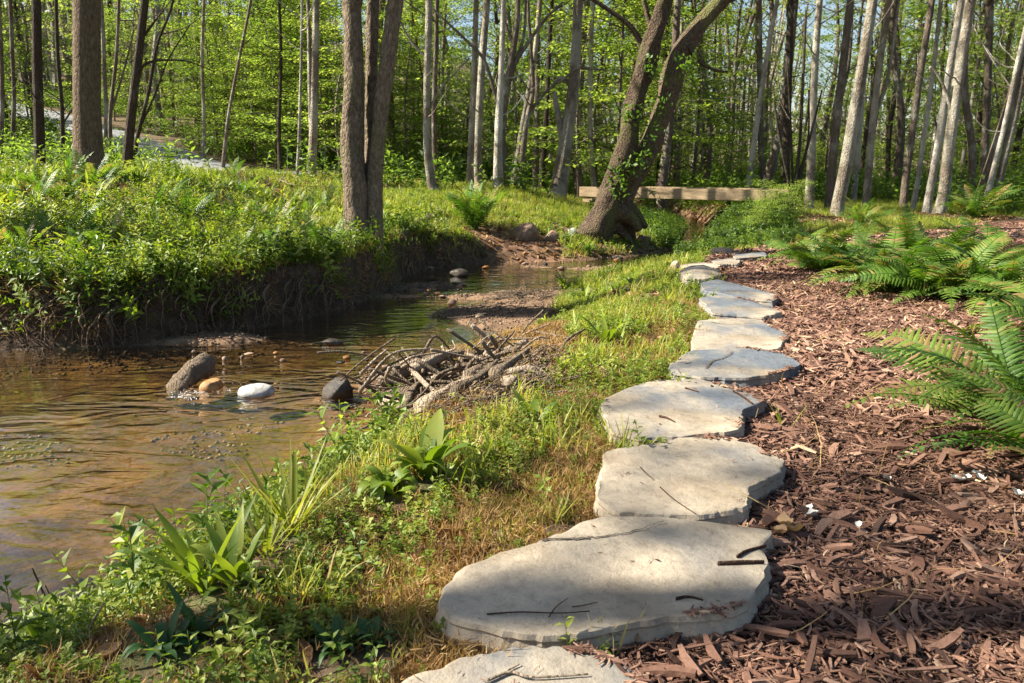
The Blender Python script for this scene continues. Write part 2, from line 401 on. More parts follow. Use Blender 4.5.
cosi = math_(nt, 'ABSOLUTE', vd.outputs['Value'])      # Schlick's curve, the same from above and below
schl = math_(nt, 'ADD', math_(nt, 'MULTIPLY', math_(nt, 'POWER', math_(nt, 'SUBTRACT', 1.0, cosi), 5.0), .98), .02)
tr = nd(nt, "ShaderNodeBsdfTransparent"); tr.inputs[0].default_value = (.97, .88, .70, 1)
gl = nd(nt, "ShaderNodeBsdfGlossy"); gl.inputs['Roughness'].default_value = 0.03; nt.links.new(nrm, gl.inputs['Normal'])
mx = nd(nt, "ShaderNodeMixShader"); nt.links.new(math_(nt, 'MINIMUM', math_(nt, 'MULTIPLY', schl, 2.3), 1.0), mx.inputs[0])
nt.links.new(tr.outputs[0], mx.inputs[1]); nt.links.new(gl.outputs[0], mx.inputs[2]); nt.links.new(mx.outputs[0], out.inputs[0])

def mat_stone(name, a, b, c, sc=2.0, rough=0.85, crack=False):
    m, nt, out = newmat(name); v = objco(nt)
    n1 = noise(nt, sc, 4, .55, v, .6); n2 = noise(nt, sc * 14, 8, .7, v); n3 = noise(nt, sc * 1.7, 3, .5, v)
    oi = nd(nt, "ShaderNodeObjectInfo")
    col = ramp(nt, [(.34, a), (.50, b), (.66, c)], math_(nt, 'ADD', n1.outputs[0], math_(nt, 'MULTIPLY', math_(nt, 'SUBTRACT', oi.outputs['Random'], .5), .34))).outputs[0]
    sp = ramp(nt, [(.32, (.62, .60, .58)), (.52, (1, 1, 1)), (.7, (1.08, 1.06, 1.02))], n2.outputs[0]).outputs[0]
    col = mix(nt, col, sp, 0.8, 'MULTIPLY')
    st = ramp(nt, [(.50, (1, 1, 1)), (.64, (.52, .48, .43))], n3.outputs[0]).outputs[0]
    col = mix(nt, col, st, 0.6, 'MULTIPLY')
    n4 = noise(nt, sc * 90, 4, .7, v)
    col = mix(nt, col, ramp(nt, [(.34, (.55, .53, .50)), (.46, (1, 1, 1)), (.62, (1, 1, 1)), (.74, (1.25, 1.22, 1.15))], n4.outputs[0]).outputs[0], .35, 'MULTIPLY')
    h = math_(nt, 'ADD', math_(nt, 'ADD', math_(nt, 'MULTIPLY', n1.outputs[0], 2.0), n2.outputs[0]), math_(nt, 'MULTIPLY', n4.outputs[0], .25))
    pbsdf(nt, out, col, rough, bump(nt, h, 0.6, 0.014), .25); return m
M['clod'] = mat_stone('bank_clod', (.03, .02, .014), (.06, .038, .024), (.10, .065, .042), 8, .9)
M['flag'] = mat_stone('flagstone', (.115, .13, .15), (.31, .265, .205), (.44, .365, .27), 1.5)
M['rock_white'] = mat_stone('white_rock', (.30, .30, .29), (.48, .475, .45), (.60, .59, .56), 9)
M['rock_dark'] = mat_stone('dark_wet_rock', (.018, .016, .015), (.04, .034, .03), (.08, .065, .05), 6, .3)
M['rock_brown'] = mat_stone('brown_rock', (.14, .085, .055), (.24, .155, .105), (.33, .235, .17), 5, .6)
M['rock_orange'] = mat_stone('orange_rock', (.22, .10, .03), (.36, .18, .06), (.45, .27, .12), 6, .35)
M['rock_tan'] = mat_stone('tan_rock', (.30, .22, .15), (.42, .33, .24), (.50, .42, .33), 5)

m, nt, out = newmat('bark_mulch'); M['mulch'] = m
v = objco(nt, (1, 1, 1)); n1 = noise(nt, 60, 5, .7, v)
col = ramp(nt, [(0, (.04, .02, .013)), (.35, (.13, .062, .040)), (.7, (.26, .145, .098)), (.93, (.40, .26, .18)), (1, (.52, .40, .24))], attr(nt, 'tint')).outputs[0]
col = mix(nt, col, ramp(nt, [(.3, (.6, .6, .6)), (.7, (1.15, 1.15, 1.15))], n1.outputs[0]).outputs[0], .8, 'MULTIPLY')
pbsdf(nt, out, col, .8, bump(nt, n1.outputs[0], .6, .006), .3)
m, nt, out = newmat('creek_pebble'); M['pebble'] = m
v = objco(nt); n1 = noise(nt, 40, 4, .6, v)
col = ramp(nt, [(0, (.03, .02, .013)), (.3, (.09, .05, .026)), (.6, (.20, .115, .055)), (.85, (.25, .18, .12)), (1, (.4, .34, .27))], attr(nt, 'tint')).outputs[0]
pbsdf(nt, out, mix(nt, col, ramp(nt, [(.3, (.7, .7, .7)), (.7, (1.1, 1.1, 1.1))], n1.outputs[0]).outputs[0], .7, 'MULTIPLY'), .45, None, .4)
m, nt, out = newmat('gravel_road'); M['road'] = m
v = objco(nt); n1 = noise(nt, 6, 8, .8, v); n2 = noise(nt, .6, 3, .5, v)
pbsdf(nt, out, mix(nt, ramp(nt, [(.3, (.17, .17, .18)), (.7, (.36, .36, .38))], n1.outputs[0]).outputs[0], ramp(nt, [(.4, (.6, .6, .62)), (.6, (1, 1, 1))], n2.outputs[0]).outputs[0], .8, 'MULTIPLY'), .9)
m, nt, out = newmat('sawn_timber'); M['timber'] = m
v = objco(nt, (1.2, 9, 9)); n1 = noise(nt, 3, 6, .7, v); v2 = objco(nt); n2 = noise(nt, 1.6, 3, .5, v2)
pbsdf(nt, out, mix(nt, ramp(nt, [(.3, (.17, .12, .07)), (.7, (.40, .295, .175))], n1.outputs[0]).outputs[0], ramp(nt, [(.4, (.75, .73, .7)), (.6, (1, 1, 1))], n2.outputs[0]).outputs[0], .7, 'MULTIPLY'), .8, bump(nt, n1.outputs[0], .4, .01))
m, nt, out = newmat('white_foam'); M['foam'] = m; pbsdf(nt, out, (.75, .77, .78), .4)
m, nt, out = newmat('white_petal'); M['petal'] = m; pbsdf(nt, out, (.55, .53, .47), .7)

# ------------------------------------------------------------------ ground sheet
fx, fy = XX.ravel(), YY.ravel()
dl, dr = seg_dist(fx, fy, LW), seg_dist(fx, fy, RW); ins = inpoly(fx, fy, CREEK)
mul_m = inpoly(fx, fy, MULCH) * smooth(0, .15, seg_dist(fx, fy, MULCH + MULCH[:1]))
zf = ZZ.ravel()
dm = np.minimum(dl, dr)
bed_m = np.where(ins, smooth(.02, .30, dl + .12 * fbm(fx * 3, fy * 3, 61)), smooth(.10, .0, dm) * (dl > dr) * .8)
isl = dl < dr
bar_m = ins * smooth(ZW - .03, ZW + .01, zf)
mud_shade_m = (~ins) * isl * smooth(.48, .24, dl) * smooth(1.0, -1.2, fx)  # left bank face only, where the painted undercut shade lies
slope_pt = atZ(520, 240, .1)
soil_m = np.clip(1.3 * np.exp(-(((fx - hit(515, 243)[0]) / 1.0) ** 2 + ((fy - hit(515, 243)[1]) / .8) ** 2)) - .15, 0, 1) * isl
soil_m = np.maximum(soil_m, (~ins) * (~isl) * smooth(.5, .1, dr) * smooth(12, 14, fy))
soil_m = np.maximum(soil_m, (~ins) * isl * smooth(.55, .25, dl) * smooth(-.9, .1, fx) * smooth(16, 13, fy))
green_m = np.where(isl, smooth(60, 24, fy) * (.35 + .55 * smooth(-3, -.5, fx)), smooth(40, 26, fy) * .75)
green_m = green_m * (1 - .7 * inpoly(fx, fy, DRY))
i, j = np.meshgrid(np.arange(NY - 1), np.arange(NX - 1), indexing='ij')
Q = np.stack([i * NX + j, i * NX + j + 1, (i + 1) * NX + j + 1, (i + 1) * NX + j], -1).reshape(-1, 4)
g = build('ground', np.stack([fx, fy, zf], 1), Q, mats=[M['ground']], smooth_=True,
          attrs={'mulch': mul_m, 'bed': bed_m, 'mud': mud_shade_m, 'soil': soil_m, 'green': green_m, 'bar': bar_m})
tag(g, 'woodland ground of soil and leaf litter with the creek bed', kind='structure')

# water
wx = np.arange(-30, 7, .12); wy = np.arange(-8, 30, .12)
WX, WY = np.meshgrid(wx, wy); inw = inpoly(WX, WY, CREEK) | (np.minimum(seg_dist(WX, WY, LW), seg_dist(WX, WY, RW)) < .25)
ny, nx = WX.shape; idx = np.arange(ny * nx).reshape(ny, nx)
cell = inw[:-1, :-1] & inw[1:, :-1] & inw[:-1, 1:] & inw[1:, 1:]
Q = np.stack([idx[:-1, :-1], idx[:-1, 1:], idx[1:, 1:], idx[1:, :-1]], -1)[cell]
used, inv = np.unique(Q, return_inverse=True); Q = inv.reshape(-1, 4)
vx, vy = WX.ravel()[used], WY.ravel()[used]
rp = atZ(270, 388, ZW)
riff = np.exp(-(((vx - rp[0]) / 1.1) ** 2 + ((vy - rp[1] + .1) / .55) ** 2)) * 1.2 + .25 * smooth(8, 12, vy)
o = build('water', np.stack([vx, vy, np.full(len(vx), ZW) + .006 * riff * fbm(vx * 3, vy * 6, 2)], 1), Q, mats=[M['water']], smooth_=True, attrs={'riffle': riff})
tag(o, 'shallow clear amber creek water with ripples', kind='structure')

# road on the hillside
rc = spline([(-7.5, 24.5), (-10, 27), (-13.5, 31), (-20, 38.5), (-31, 50), (-46, 60), (-70, 66)], 90)
rc = np.array([(p[0], p[1]) for p in rc]); d = np.gradient(rc, axis=0); d /= np.linalg.norm(d, axis=1)[:, None]; nrm_ = np.stack([-d[:, 1], d[:, 0]], 1)
V = []; offs = np.linspace(-1.55, 1.55, 7)
cz = terrain(rc[:, 0], rc[:, 1])
for k in offs:
    p = rc + nrm_ * k; V.append(np.stack([p[:, 0], p[:, 1], np.maximum(terrain(p[:, 0], p[:, 1]), cz) + .12 - .04 * abs(k)], 1))
for k in (-2.2, 2.2):
    p = rc + nrm_ * k; q = np.stack([p[:, 0], p[:, 1], terrain(p[:, 0], p[:, 1]) - .1], 1)
    if k < 0: V.insert(0, q)
    else: V.append(q)
V = np.concatenate(V); n = len(rc); i, j = np.meshgrid(np.arange(8), np.arange(n - 1), indexing='ij')
Q = np.stack([i * n + j, i * n + j + 1, (i + 1) * n + j + 1, (i + 1) * n + j], -1).reshape(-1, 4)
tag(build('road', V, Q, mats=[M['road']], smooth_=True), 'grey gravel road sloping down the wooded hillside', kind='structure')

# ------------------------------------------------------------------ trees
def leafq(L, Wd, droop=0.0):   # one diamond leaf, quad
    return np.array([[0, 0, 0], [Wd / 2, L * .5, -droop * .3], [0, L, -droop], [-Wd / 2, L * .5, -droop * .3]]), np.array([[0, 1, 2, 3]])
LQ = leafq(1, .62, .12)
def leaf_cloud(G, centers, per, spread, size, r, tint=(.3, 1.0), m=0, flat=.35, tilt=.55):
    n = len(centers) * per
    P = np.repeat(centers, per, 0) + r.normal(0, 1, (n, 3)) * np.array([spread, spread, spread * flat])
    ct = np.repeat(r.uniform(tint[0], tint[1], len(centers)), per) + r.normal(0, .12, n)
    G.scatter((LQ[0], LQ[1], None, np.full(4, .5), np.full(1, m)), P, rots(n, tilt, (size * .6, size * 1.3), r), np.clip(ct, 0, 1))

def crown_variant(seed, H=12, R=3.6, nb=18, leaf=.16, per=13, droop=.1):
    r = np.random.default_rng(seed); W = Geo(); L = Geo()
    lead = spline([(0, 0, 0), (r.normal(0, .25), r.normal(0, .25), H * .35), (r.normal(0, .5), r.normal(0, .5), H * .7), (r.normal(0, .6), r.normal(0, .6), H)], 14)
    V, Q, T = tube(lead, np.linspace(.10, .012, 14), 7); W.add(V, Q, T)
    cs = []
    for k in range(nb):
        t = (k + r.uniform(0, 1)) / nb; f = .04 + .9 * t; p0 = lead[int(f * 13)]
        a = k * 2.4 + r.normal(0, .4); ln = R * (0.45 + .75 * math.sin(math.pi * min(1, t * .8 + .15))) * r.uniform(.65, 1.2)
        d = np.array([math.cos(a), math.sin(a), 0])
        up = r.uniform(.35, .9) * (1 - .3 * t)
        P = spline([p0, p0 + d * ln * .35 + [0, 0, ln * up * .45], p0 + d * ln * .7 + [r.normal(0, .2), r.normal(0, .2), ln * up * .75], p0 + d * ln + [r.normal(0, .3), r.normal(0, .3), ln * up * .8]], 8)
        rb = .045 * (1 - .6 * t); V, Q, T = tube(P, np.linspace(rb, .008, 8), 5); W.add(V, Q, T)
        for q in range(7):
            pi = P[r.integers(2, 8)]; e = pi + np.array([r.normal(0, .6), r.normal(0, .6), r.normal(.1, .4)])
            mid = (pi + e) / 2 + r.normal(0, .1, 3)
            V, Q, T = tube(np.array([pi, mid, e]), [.012, .008, .004], 4); W.add(V, Q, T)
            cs += [e, mid + r.normal(0, .2, 3)]
    leaf_cloud(L, np.array(cs), per, .34, leaf, r)
    a = park(W.build('limbs', [M['bark_mid']], smooth_=True)); b = park(L.build('crown', [M['canopy']]))
    return a, b
CROWNS = [crown_variant(100 + s, R=3.2 + .25 * s, nb=17 + s, per=8 + s % 2) for s in range(5)]

BARE_C = [crown_variant(170 + s, R=2.6, nb=13, per=1, leaf=.14) for s in range(2)]
SPARSE = [crown_variant(160 + s, R=2.8 + .25 * s, nb=13 + s, per=6, leaf=.16) for s in range(3)]
def sapling_variant(seed, H=6.5, R=1.9, nb=26, leaf=.11, per=33, h0=.6):
    r = np.random.default_rng(seed); W = Geo(); L = Geo()
    st = spline([(0, 0, -.2), (r.normal(0, .1), r.normal(0, .1), H * .3), (r.normal(0, .3), r.normal(0, .3), H * .65), (r.normal(0, .5), r.normal(0, .5), H)], 16)
    V, Q, T = tube(st, np.linspace(.045, .006, 16), 6); W.add(V, Q, T)
    cs = []
    for k in range(nb):
        t = (k + r.uniform(0, 1)) / nb; z = h0 + (H - h0) * t; f = (z + .2) / (H + .2) * 15; i0 = min(14, int(f)); p0 = st[i0] + (st[i0 + 1] - st[i0]) * (f - i0)
        a = k * 2.4 + r.normal(0, .5); ln = R * (1.1 - .75 * t) * r.uniform(.6, 1.15); d = np.array([math.cos(a), math.sin(a), 0])
        P = np.array([p0, p0 + d * ln * .4 + [0, 0, ln * .16], p0 + d * ln * .75 + [0, 0, ln * .18], p0 + d * ln + [0, 0, ln * .1]])
        V, Q, T = tube(P, [.016, .011, .008, .004], 4); W.add(V, Q, T)
        for q in range(5):
            f = r.uniform(.25, 1.05); cs.append(p0 + d * ln * f + [r.normal(0, .22), r.normal(0, .22), ln * .14 + r.normal(0, .05)])
    leaf_cloud(L, np.array(cs), per, .26, leaf, r, flat=.16, tilt=.3)
    return park(W.build('trunk', [M['bark_mid']], smooth_=True)), park(L.build('crown', [M['under']]))
SAPS = [sapling_variant(200 + s, H=6.2 + 1.1 * s, R=1.9 + .22 * s, nb=30) for s in range(5)]
SHRUBS = [sapling_variant(240 + s, H=1.8 + .3 * s, R=.9, nb=16, leaf=.085, per=26, h0=.15) for s in range(3)]

def place_tree(root, ppts, radii, bark, crown_i, k=10, nseg=26, bmp=.08, ctop=None, seed=0, extra=(), crown_scale=None, dense=False):
    """root Empty at the trunk's base; ppts are world points up the trunk"""
    base = np.array(root.location); P = spline(np.array(ppts) - base, nseg); R = np.interp(np.linspace(0, 1, nseg), np.linspace(0, 1, len(radii)), radii)
    G = Geo(); V, Q, T = tube(P, R, k, bmp, seed); G.add(V, Q, T)
    for (pp, rr) in extra:
        pe = spline(np.array(pp) - base, max(8, len(pp) * 5)); V, Q, T = tube(pe, np.interp(np.linspace(0, 1, len(pe)), np.linspace(0, 1, len(rr)), rr), max(6, k - 3), bmp, seed + 3); G.add(V, Q, T)
    tr = G.build('trunk', [bark], root, True)
    if crown_i is not None: add_crown(root, P[-1], P[-1] - P[-2], R[-1], crown_i, seed, crown_scale, 2 if (base[1] < 30 and -7 < base[0] < .5 or base[0] < -8 and 8 < base[1] < 10) else not dense)
    return tr
def add_crown(root, p, d, r, ci, seed=0, s=None, sparse=False):
    q = Vector(d).normalized(); up = Vector((0, 0, 1)); q = (q + up * 1.2).normalized()
    rot = up.rotation_difference(q) @ Matrix.Rotation(seed * 1.7, 3, 'Z').to_quaternion()
    s = s or max(.6, min(1.25, r / .10))
    for src in (BARE_C[ci % 2] if sparse == 2 else SPARSE[ci % 3] if sparse else CROWNS[ci % 5]):
        o = link_copy(src, src.name.split('.')[0], root); o.rotation_mode = 'QUATERNION'; o.rotation_quaternion = rot
        o.location = Vector(p) - q * .15 * s; o.scale = (s, s, s)
PXM = lambda w_, Y: w_ * (Y / CP) / FPX / 2 * .92          # half width in metres of w_ px at distance Y

# each: (name, label, group, Y, [(u,v,width px)...] , bark, extras [(pixel path)], crown)
TREES = [
 ('broadleaf_tree', 'thick ridged brown trunk standing on the left bank above the ferns', 12.3, [(90,172,34),(88,150,28),(87,110,25),(87,60,25),(87,0,24)], 'bark_brown', [], 0),
 ('broadleaf_tree', 'dark straight grey trunk just left of the thick ridged brown trunk', 20, [(40,165,12),(39,120,10),(37,60,9.5),(36,0,9)], 'bark_dark', [], 1),
 ('broadleaf_tree', 'dark trunk leaning right in front of the gravel road', 19, [(127,170,11),(131,120,9.5),(138,60,8.5),(145,0,8)], 'bark_dark', [[(137,75,3),(150,62,2.5),(185,61,1.5),(215,72,1)]], 2),
 ('broadleaf_tree', 'thin dark crooked trunk right of the dark leaning trunk by the road', 21, [(133,165,6),(139,130,4),(149,90,3.6),(157,45,3),(172,5,2.6)], 'bark_dark', [[(141,125,2.5),(155,95,2),(168,60,1.5),(190,25,1)]], 3),
 ('broadleaf_tree', 'slender pale trunk immediately right of the thick ridged brown trunk', 27, [(107,170,6),(106,110,4.5),(104,60,4),(101,0,4)], 'bark_pale', [], 4),
 ('broadleaf_tree', 'second slender trunk beside road with twigs, darker and forked', 24, [(113,165,5),(110,120,4),(116,60,3.5),(119,0,3)], 'bark_mid', [[(112,110,2.5),(124,70,2),(134,30,1.5)]], 0),
 ('broadleaf_tree', 'thin trunk between the dark grey trunk and the thick brown trunk', 26, [(63,165,5),(62,110,4.2),(58,60,3.8),(56,0,3.5)], 'bark_dark', [[(62,125,2.2),(75,105,1.8),(88,82,1.4)]], 1),
 ('broadleaf_tree', 'pale thin trunk second from the left edge of the woodland', 27, [(12,160,5),(14,100,4),(12,50,4),(10,0,3.6)], 'bark_mid', [], 2),
 ('broadleaf_tree', 'thin brownish trunk at the extreme left edge', 22, [(0,165,5),(2,110,4.5),(1,50,4),(-2,0,4)], 'bark_mid', [], 3),
 ('broadleaf_tree', 'straight pale grey trunk with forked twin stems left of the big multi-stemmed tree', 24, [(311,180,11),(313,140,8.5),(315,70,7.5),(316,0,7)], 'bark_pale', [[(312,150,5),(310,90,4.5),(309,30,4),(307,-30,4)]], 4),
 ('broadleaf_tree', 'very slender white trunk left of the straight pale grey twin trunk', 22, [(297,182,4),(299,140,3.2),(301,70,2.8),(302,0,2.4)], 'bark_white', [], 0),
 ('broadleaf_tree', 'thin dark trunk in the leafy slope left of the slender white trunk', 27, [(281,178,6),(279,130,4),(281,60,3.4),(279,0,3)], 'bark_dark', [], 1),
 ('broadleaf_tree', 'thin trunk leaning right within the yellow-green understory leaves', 29, [(222,178,5),(228,120,3.6),(238,65,3.2),(250,5,3)], 'bark_mid', [], 2),
 ('broadleaf_tree', 'slim pale trunk in the middle of the yellow-green understory leaves', 31, [(203,178,5),(204,120,4),(202,60,3.4),(204,0,3)], 'bark_pale', [], 3),
 ('broadleaf_tree', 'pale trunk with a curved foot standing alone right of the big multi-stemmed tree', 20, [(436,195,13),(431,180,9.5),(427,140,8),(427,80,7.5),(429,0,7)], 'bark_pale', [[(428,112,2.6),(440,90,2.2),(456,72,1.8),(470,58,1.2)],[(429,60,2.4),(410,40,2),(395,10,1.5)]], 4),
 ('broadleaf_tree', 'thinner trunk close behind the pale trunk with a curved foot', 23, [(436,190,6),(434,120,5),(436,50,4.6),(437,0,4.2)], 'bark_mid', [], 0),
 ('broadleaf_tree', 'left trunk of the pale pair behind the sunny meadow fern', 23, [(470,190,9),(471,150,7),(474,80,6.2),(476,10,5.5)], 'bark_pale', [], 1),
 ('broadleaf_tree', 'right trunk of the pale pair behind the sunny meadow fern', 22, [(479,190,10),(478,150,8),(481,80,7.4),(487,0,7)], 'bark_pale', [], 2),
 ('broadleaf_tree', 'pale tree with arching dark branches spreading left and right above the meadow', 21, [(505,196,12),(503,165,9),(502,125,7.5),(508,80,7),(516,30,6),(518,-10,5)], 'bark_mid',
    [[(502,118,5),(494,90,4),(484,60,3.5),(468,42,3),(450,25,2.4),(432,8,1.8)],[(508,85,5),(516,62,4.4),(530,40,3.6),(546,18,3),(563,2,2)],[(514,45,4),(506,25,3),(503,0,2.5)],[(516,60,3.5),(524,35,3),(526,0,2.4)]], 3),
 ('broadleaf_tree', 'straight white trunk touching the left side of the tree with arching branches', 20.5, [(498,196,11),(498,160,9),(499,120,8),(501,80,6),(503,20,5)], 'bark_white', [], 4),
 ('broadleaf_tree', 'greenish slim trunk whose branch arches right to the thick pale trunk', 21.5, [(519,193,7),(522,160,6),(527,120,5),(533,90,4.4),(531,50,3.5),(528,0,3)], 'bark_mid', [[(527,120,4),(535,105,3.4),(548,90,2.8),(565,78,2.4),(582,66,1.6)]], 0),
 ('broadleaf_tree', 'slim pale trunk leaning right just left of the thick pale trunk', 25, [(513,190,8),(518,160,7),(522,130,6),(534,60,5),(540,0,5)], 'bark_pale', [], 1),
 ('broadleaf_tree', 'dark slim trunk behind the left side of the thick pale trunk', 26, [(541,190,7),(544,150,6),(547,100,5),(550,30,4.6)], 'bark_dark', [], 2),
 ('broadleaf_tree', 'another slim speckled trunk left of the dark slim trunk and thick pale trunk', 27, [(535,190,8),(536,150,6),(537,100,5),(538,30,4.6)], 'bark_mid', [], 2),
 ('broadleaf_tree', 'thick pale trunk with a broken side fork at the back of the meadow', 22, [(556,197,23),(561,175,17),(566,140,14),(573,90,12),(576,50,10),(578,0,9)], 'bark_pale', [[(564,150,8),(559,120,6.5),(555,98,5.5),(556,92,3)],[(571,85,5),(560,78,3.5),(549,90,2.5)],[(576,66,4),(590,69,2.8),(606,70,1.6)]], 3),
 ('broadleaf_tree', 'slim trunk right behind the thick pale trunk with broken fork', 27, [(580,192,8),(577,150,6.4),(580,100,5.6),(584,30,5)], 'bark_mid', [], 4),
 ('broadleaf_tree', 'pale slim trunk immediately left of the leaning ivy-clad tree', 25, [(579,190,6),(580,150,5.6)] and [(594,190,6),(591,150,5.4),(590,100,5),(592,20,4.4)], 'bark_pale', [], 0),
 ('broadleaf_tree', 'grey trunk rising from behind the left end of the footbridge', 24, [(662,196,11),(664,170,9.5),(669,130,8.6),(673,80,8),(678,0,7)], 'bark_mid', [], 1),
 ('broadleaf_tree', 'thin white trunk leaning right behind the right half of the footbridge', 24, [(748,196,7),(753,150,6.4),(761,95,5.6),(768,50,4.8),(778,-5,4)], 'bark_white', [], 2),
 ('broadleaf_tree', 'brownish straight trunk crossing behind the thin white leaning trunk', 27, [(762,196,7),(761,150,6.4),(760,80,6),(759,0,5.6)], 'bark_mid', [], 3),
 ('broadleaf_tree', 'reddish-brown trunk leaning right at the right end of the footbridge', 26, [(765,198,12),(770,170,9.5),(779,135,8),(788,80,6.5),(794,20,6)], 'bark_mid', [], 4),
 ('broadleaf_tree', 'shaded brown trunk just right of the footbridge end', 25, [(785,204,10),(786,160,8.5),(788,100,7.5),(790,30,7)], 'bark_dark', [], 0),
 ('broadleaf_tree', 'clump of several thin dark stems growing in front of the white-blotched trunk', 17, [(793,222,6),(796,180,4),(800,140,3.4),(803,80,3),(806,10,2.4)], 'bark_dark',
    [[(794,218,3.5),(788,180,3),(780,140,2.6),(774,100,2)],[(795,215,3.5),(802,170,3),(812,130,2.4),(822,90,1.8)],[(794,215,3),(792,160,2.6),(790,110,2.2),(787,60,1.6)],[(797,180,2.6),(808,140,2),(809,90,1.5)]], None),
 ('broadleaf_tree', 'white-blotched trunk behind the clump of thin dark stems', 22, [(809,210,11),(811,170,9),(813,110,8),(816,50,7),(820,-5,6.4)], 'bark_pale', [], 1),
 ('broadleaf_tree', 'boldest pale trunk leaning right, rooted behind the ferns beside the path', 18, [(836,222,16),(839,200,14),(846,165,13),(855,110,12),(864,55,11),(873,-5,10.5)], 'bark_pale', [], 2),
 ('broadleaf_tree', 'brown trunk close behind the left side of the boldest pale leaning trunk', 22, [(829,206,10),(832,170,9),(838,110,8.4),(846,40,8),(851,-5,7.6)], 'bark_mid', [], 3),
 ('broadleaf_tree', 'slim pale trunk filling the gap right of the boldest leaning trunk', 26, [(853,204,7),(857,160,6),(862,100,5.6),(868,30,5)], 'bark_white', [], 4),
 ('broadleaf_tree', 'grey trunk forking high up midway between boldest leaning trunk and white pair', 22, [(866,208,9),(868,180,8),(872,130,7.6),(879,70,7),(888,10,6)], 'bark_pale', [[(873,120,4.5),(886,85,4),(893,45,3.4),(899,0,3)]], 0),
 ('broadleaf_tree', 'dark brown trunk leaning right just left of the white-barked pair', 23, [(903,210,9),(907,170,8),(914,120,7.4),(921,70,7),(932,0,6.4)], 'bark_mid', [], 1),
 ('broadleaf_tree', 'thin white trunk leaning between the dark brown trunk and the white pair', 22, [(912,212,6.5),(918,180,5.4),(925,130,5),(932,80,4.6),(941,0,4)], 'bark_white', [], 2),
 ('broadleaf_tree', 'left trunk of the bright white-barked pair on the right', 20.5, [(926,214,10),(930,190,8.6),(939,140,8),(947,85,7.5),(958,20,7),(963,-10,6.6)], 'bark_white', [], 3),
 ('broadleaf_tree', 'right and thicker trunk of the bright white-barked pair', 20, [(938,216,15),(944,195,12.5),(949,150,11.5),(957,90,11),(966,30,10),(972,-10,9.5)], 'bark_pale', [[(951,110,4),(945,90,3.4),(938,75,2.6),(930,66,1.6)]], 4),
 ('broadleaf_tree', 'pinkish-brown trunk bowing left to the right of the white pair', 23, [(969,200,9),(972,170,8),(971,140,7.6),(965,95,7),(966,40,6)], 'bark_mid', [], 0),
 ('broadleaf_tree', 'tall brown trunk behind, straight, right of the pinkish-brown bowed trunk', 25, [(984,200,9),(985,150,8),(988,80,7),(990,0,7)], 'bark_mid', [], 1),
 ('broadleaf_tree', 'slim white trunk leaning strongly right near the frame edge', 21, [(985,206,6),(996,160,5.4),(1008,110,5),(1018,60,4.6),(1032,0,4.4)], 'bark_white', [], 2),
 ('broadleaf_tree', 'brown trunk leaning strongly right behind the slim white edge trunk', 22, [(977,204,9),(990,165,8.6),(1004,120,8.4),(1017,75,8),(1036,0,8)], 'bark_mid', [], 3),
 ('broadleaf_tree', 'pale trunk rising from the fern at the right edge', 21, [(994,208,8),(1003,165,7.6),(1014,120,7),(1026,60,7)], 'bark_pale', [], 4),
]
for i, (nm, lab, Y, pp, bk, ex, ci) in enumerate(TREES):
    r = random.Random(i)
    W = [atY(u, v, Y) for u, v, _ in pp]
    # continue the trunk upward to where the crown begins
    dv = (W[-1] - W[-2]); dv /= dv[2]; dv = dv * .55 + np.array([r.uniform(-.05, .05), r.uniform(-.05, .05), .45]); hz = 6.5 + r.uniform(0, 2.5)
    if ci is not None and hz - W[-1][2] > 1: W += [W[-1] + dv * (hz - W[-1][2]) * .5, W[-1] + dv * (hz - W[-1][2])]
    rad = [PXM(w_, Y) for _, _, w_ in pp]
    while len(rad) < len(W): rad.append(rad[-1] * .9)
    bx, by = W[0][:2]; bz = tz(bx, by); b0 = np.array([bx, by, bz])
    W = [np.array([bx, by, min(bz, W[0][2]) - .25])] + W if W[0][2] > bz - .2 else W
    if len(rad) < len(W): rad = [rad[0] * 1.15] + rad
    # parameter of radii matches points: resample both along index
    root = empty(nm, b0)
    E = [([atY(u, v, Y) for u, v, _ in q], [PXM(w_, Y) for _, _, w_ in q]) for q in ex]
    if Y > 16 and len(ex) < 3:
        for q in range(r.randint(4, 7)):
            f = r.uniform(.30, 1) * (len(W) - 1.01); i0 = int(f); p0 = W[i0] + (W[i0 + 1] - W[i0]) * (f - i0)
            if p0[2] < bz + 1.6: continue
            a_ = r.uniform(0, 6.28); L_ = r.uniform(.7, 2.2); d_ = np.array([math.cos(a_), .5 * math.sin(a_), r.uniform(.2, 1.1)]) * L_
            E.append(([p0, p0 + d_ * .35 + [0, 0, -.08], p0 + d_ * .7 + np.array([r.uniform(-.15, .15), 0, 0]), p0 + d_ + np.array([r.uniform(-.3, .3), 0, .15])], [.022, .014, .009, .004]))
    place_tree(root, W, rad, M[bk], ci, 12 if Y < 15 else 8, 30, .12, seed=i, extra=E)
    tag(root, lab, 'tree', 'woodland trees around the creek')

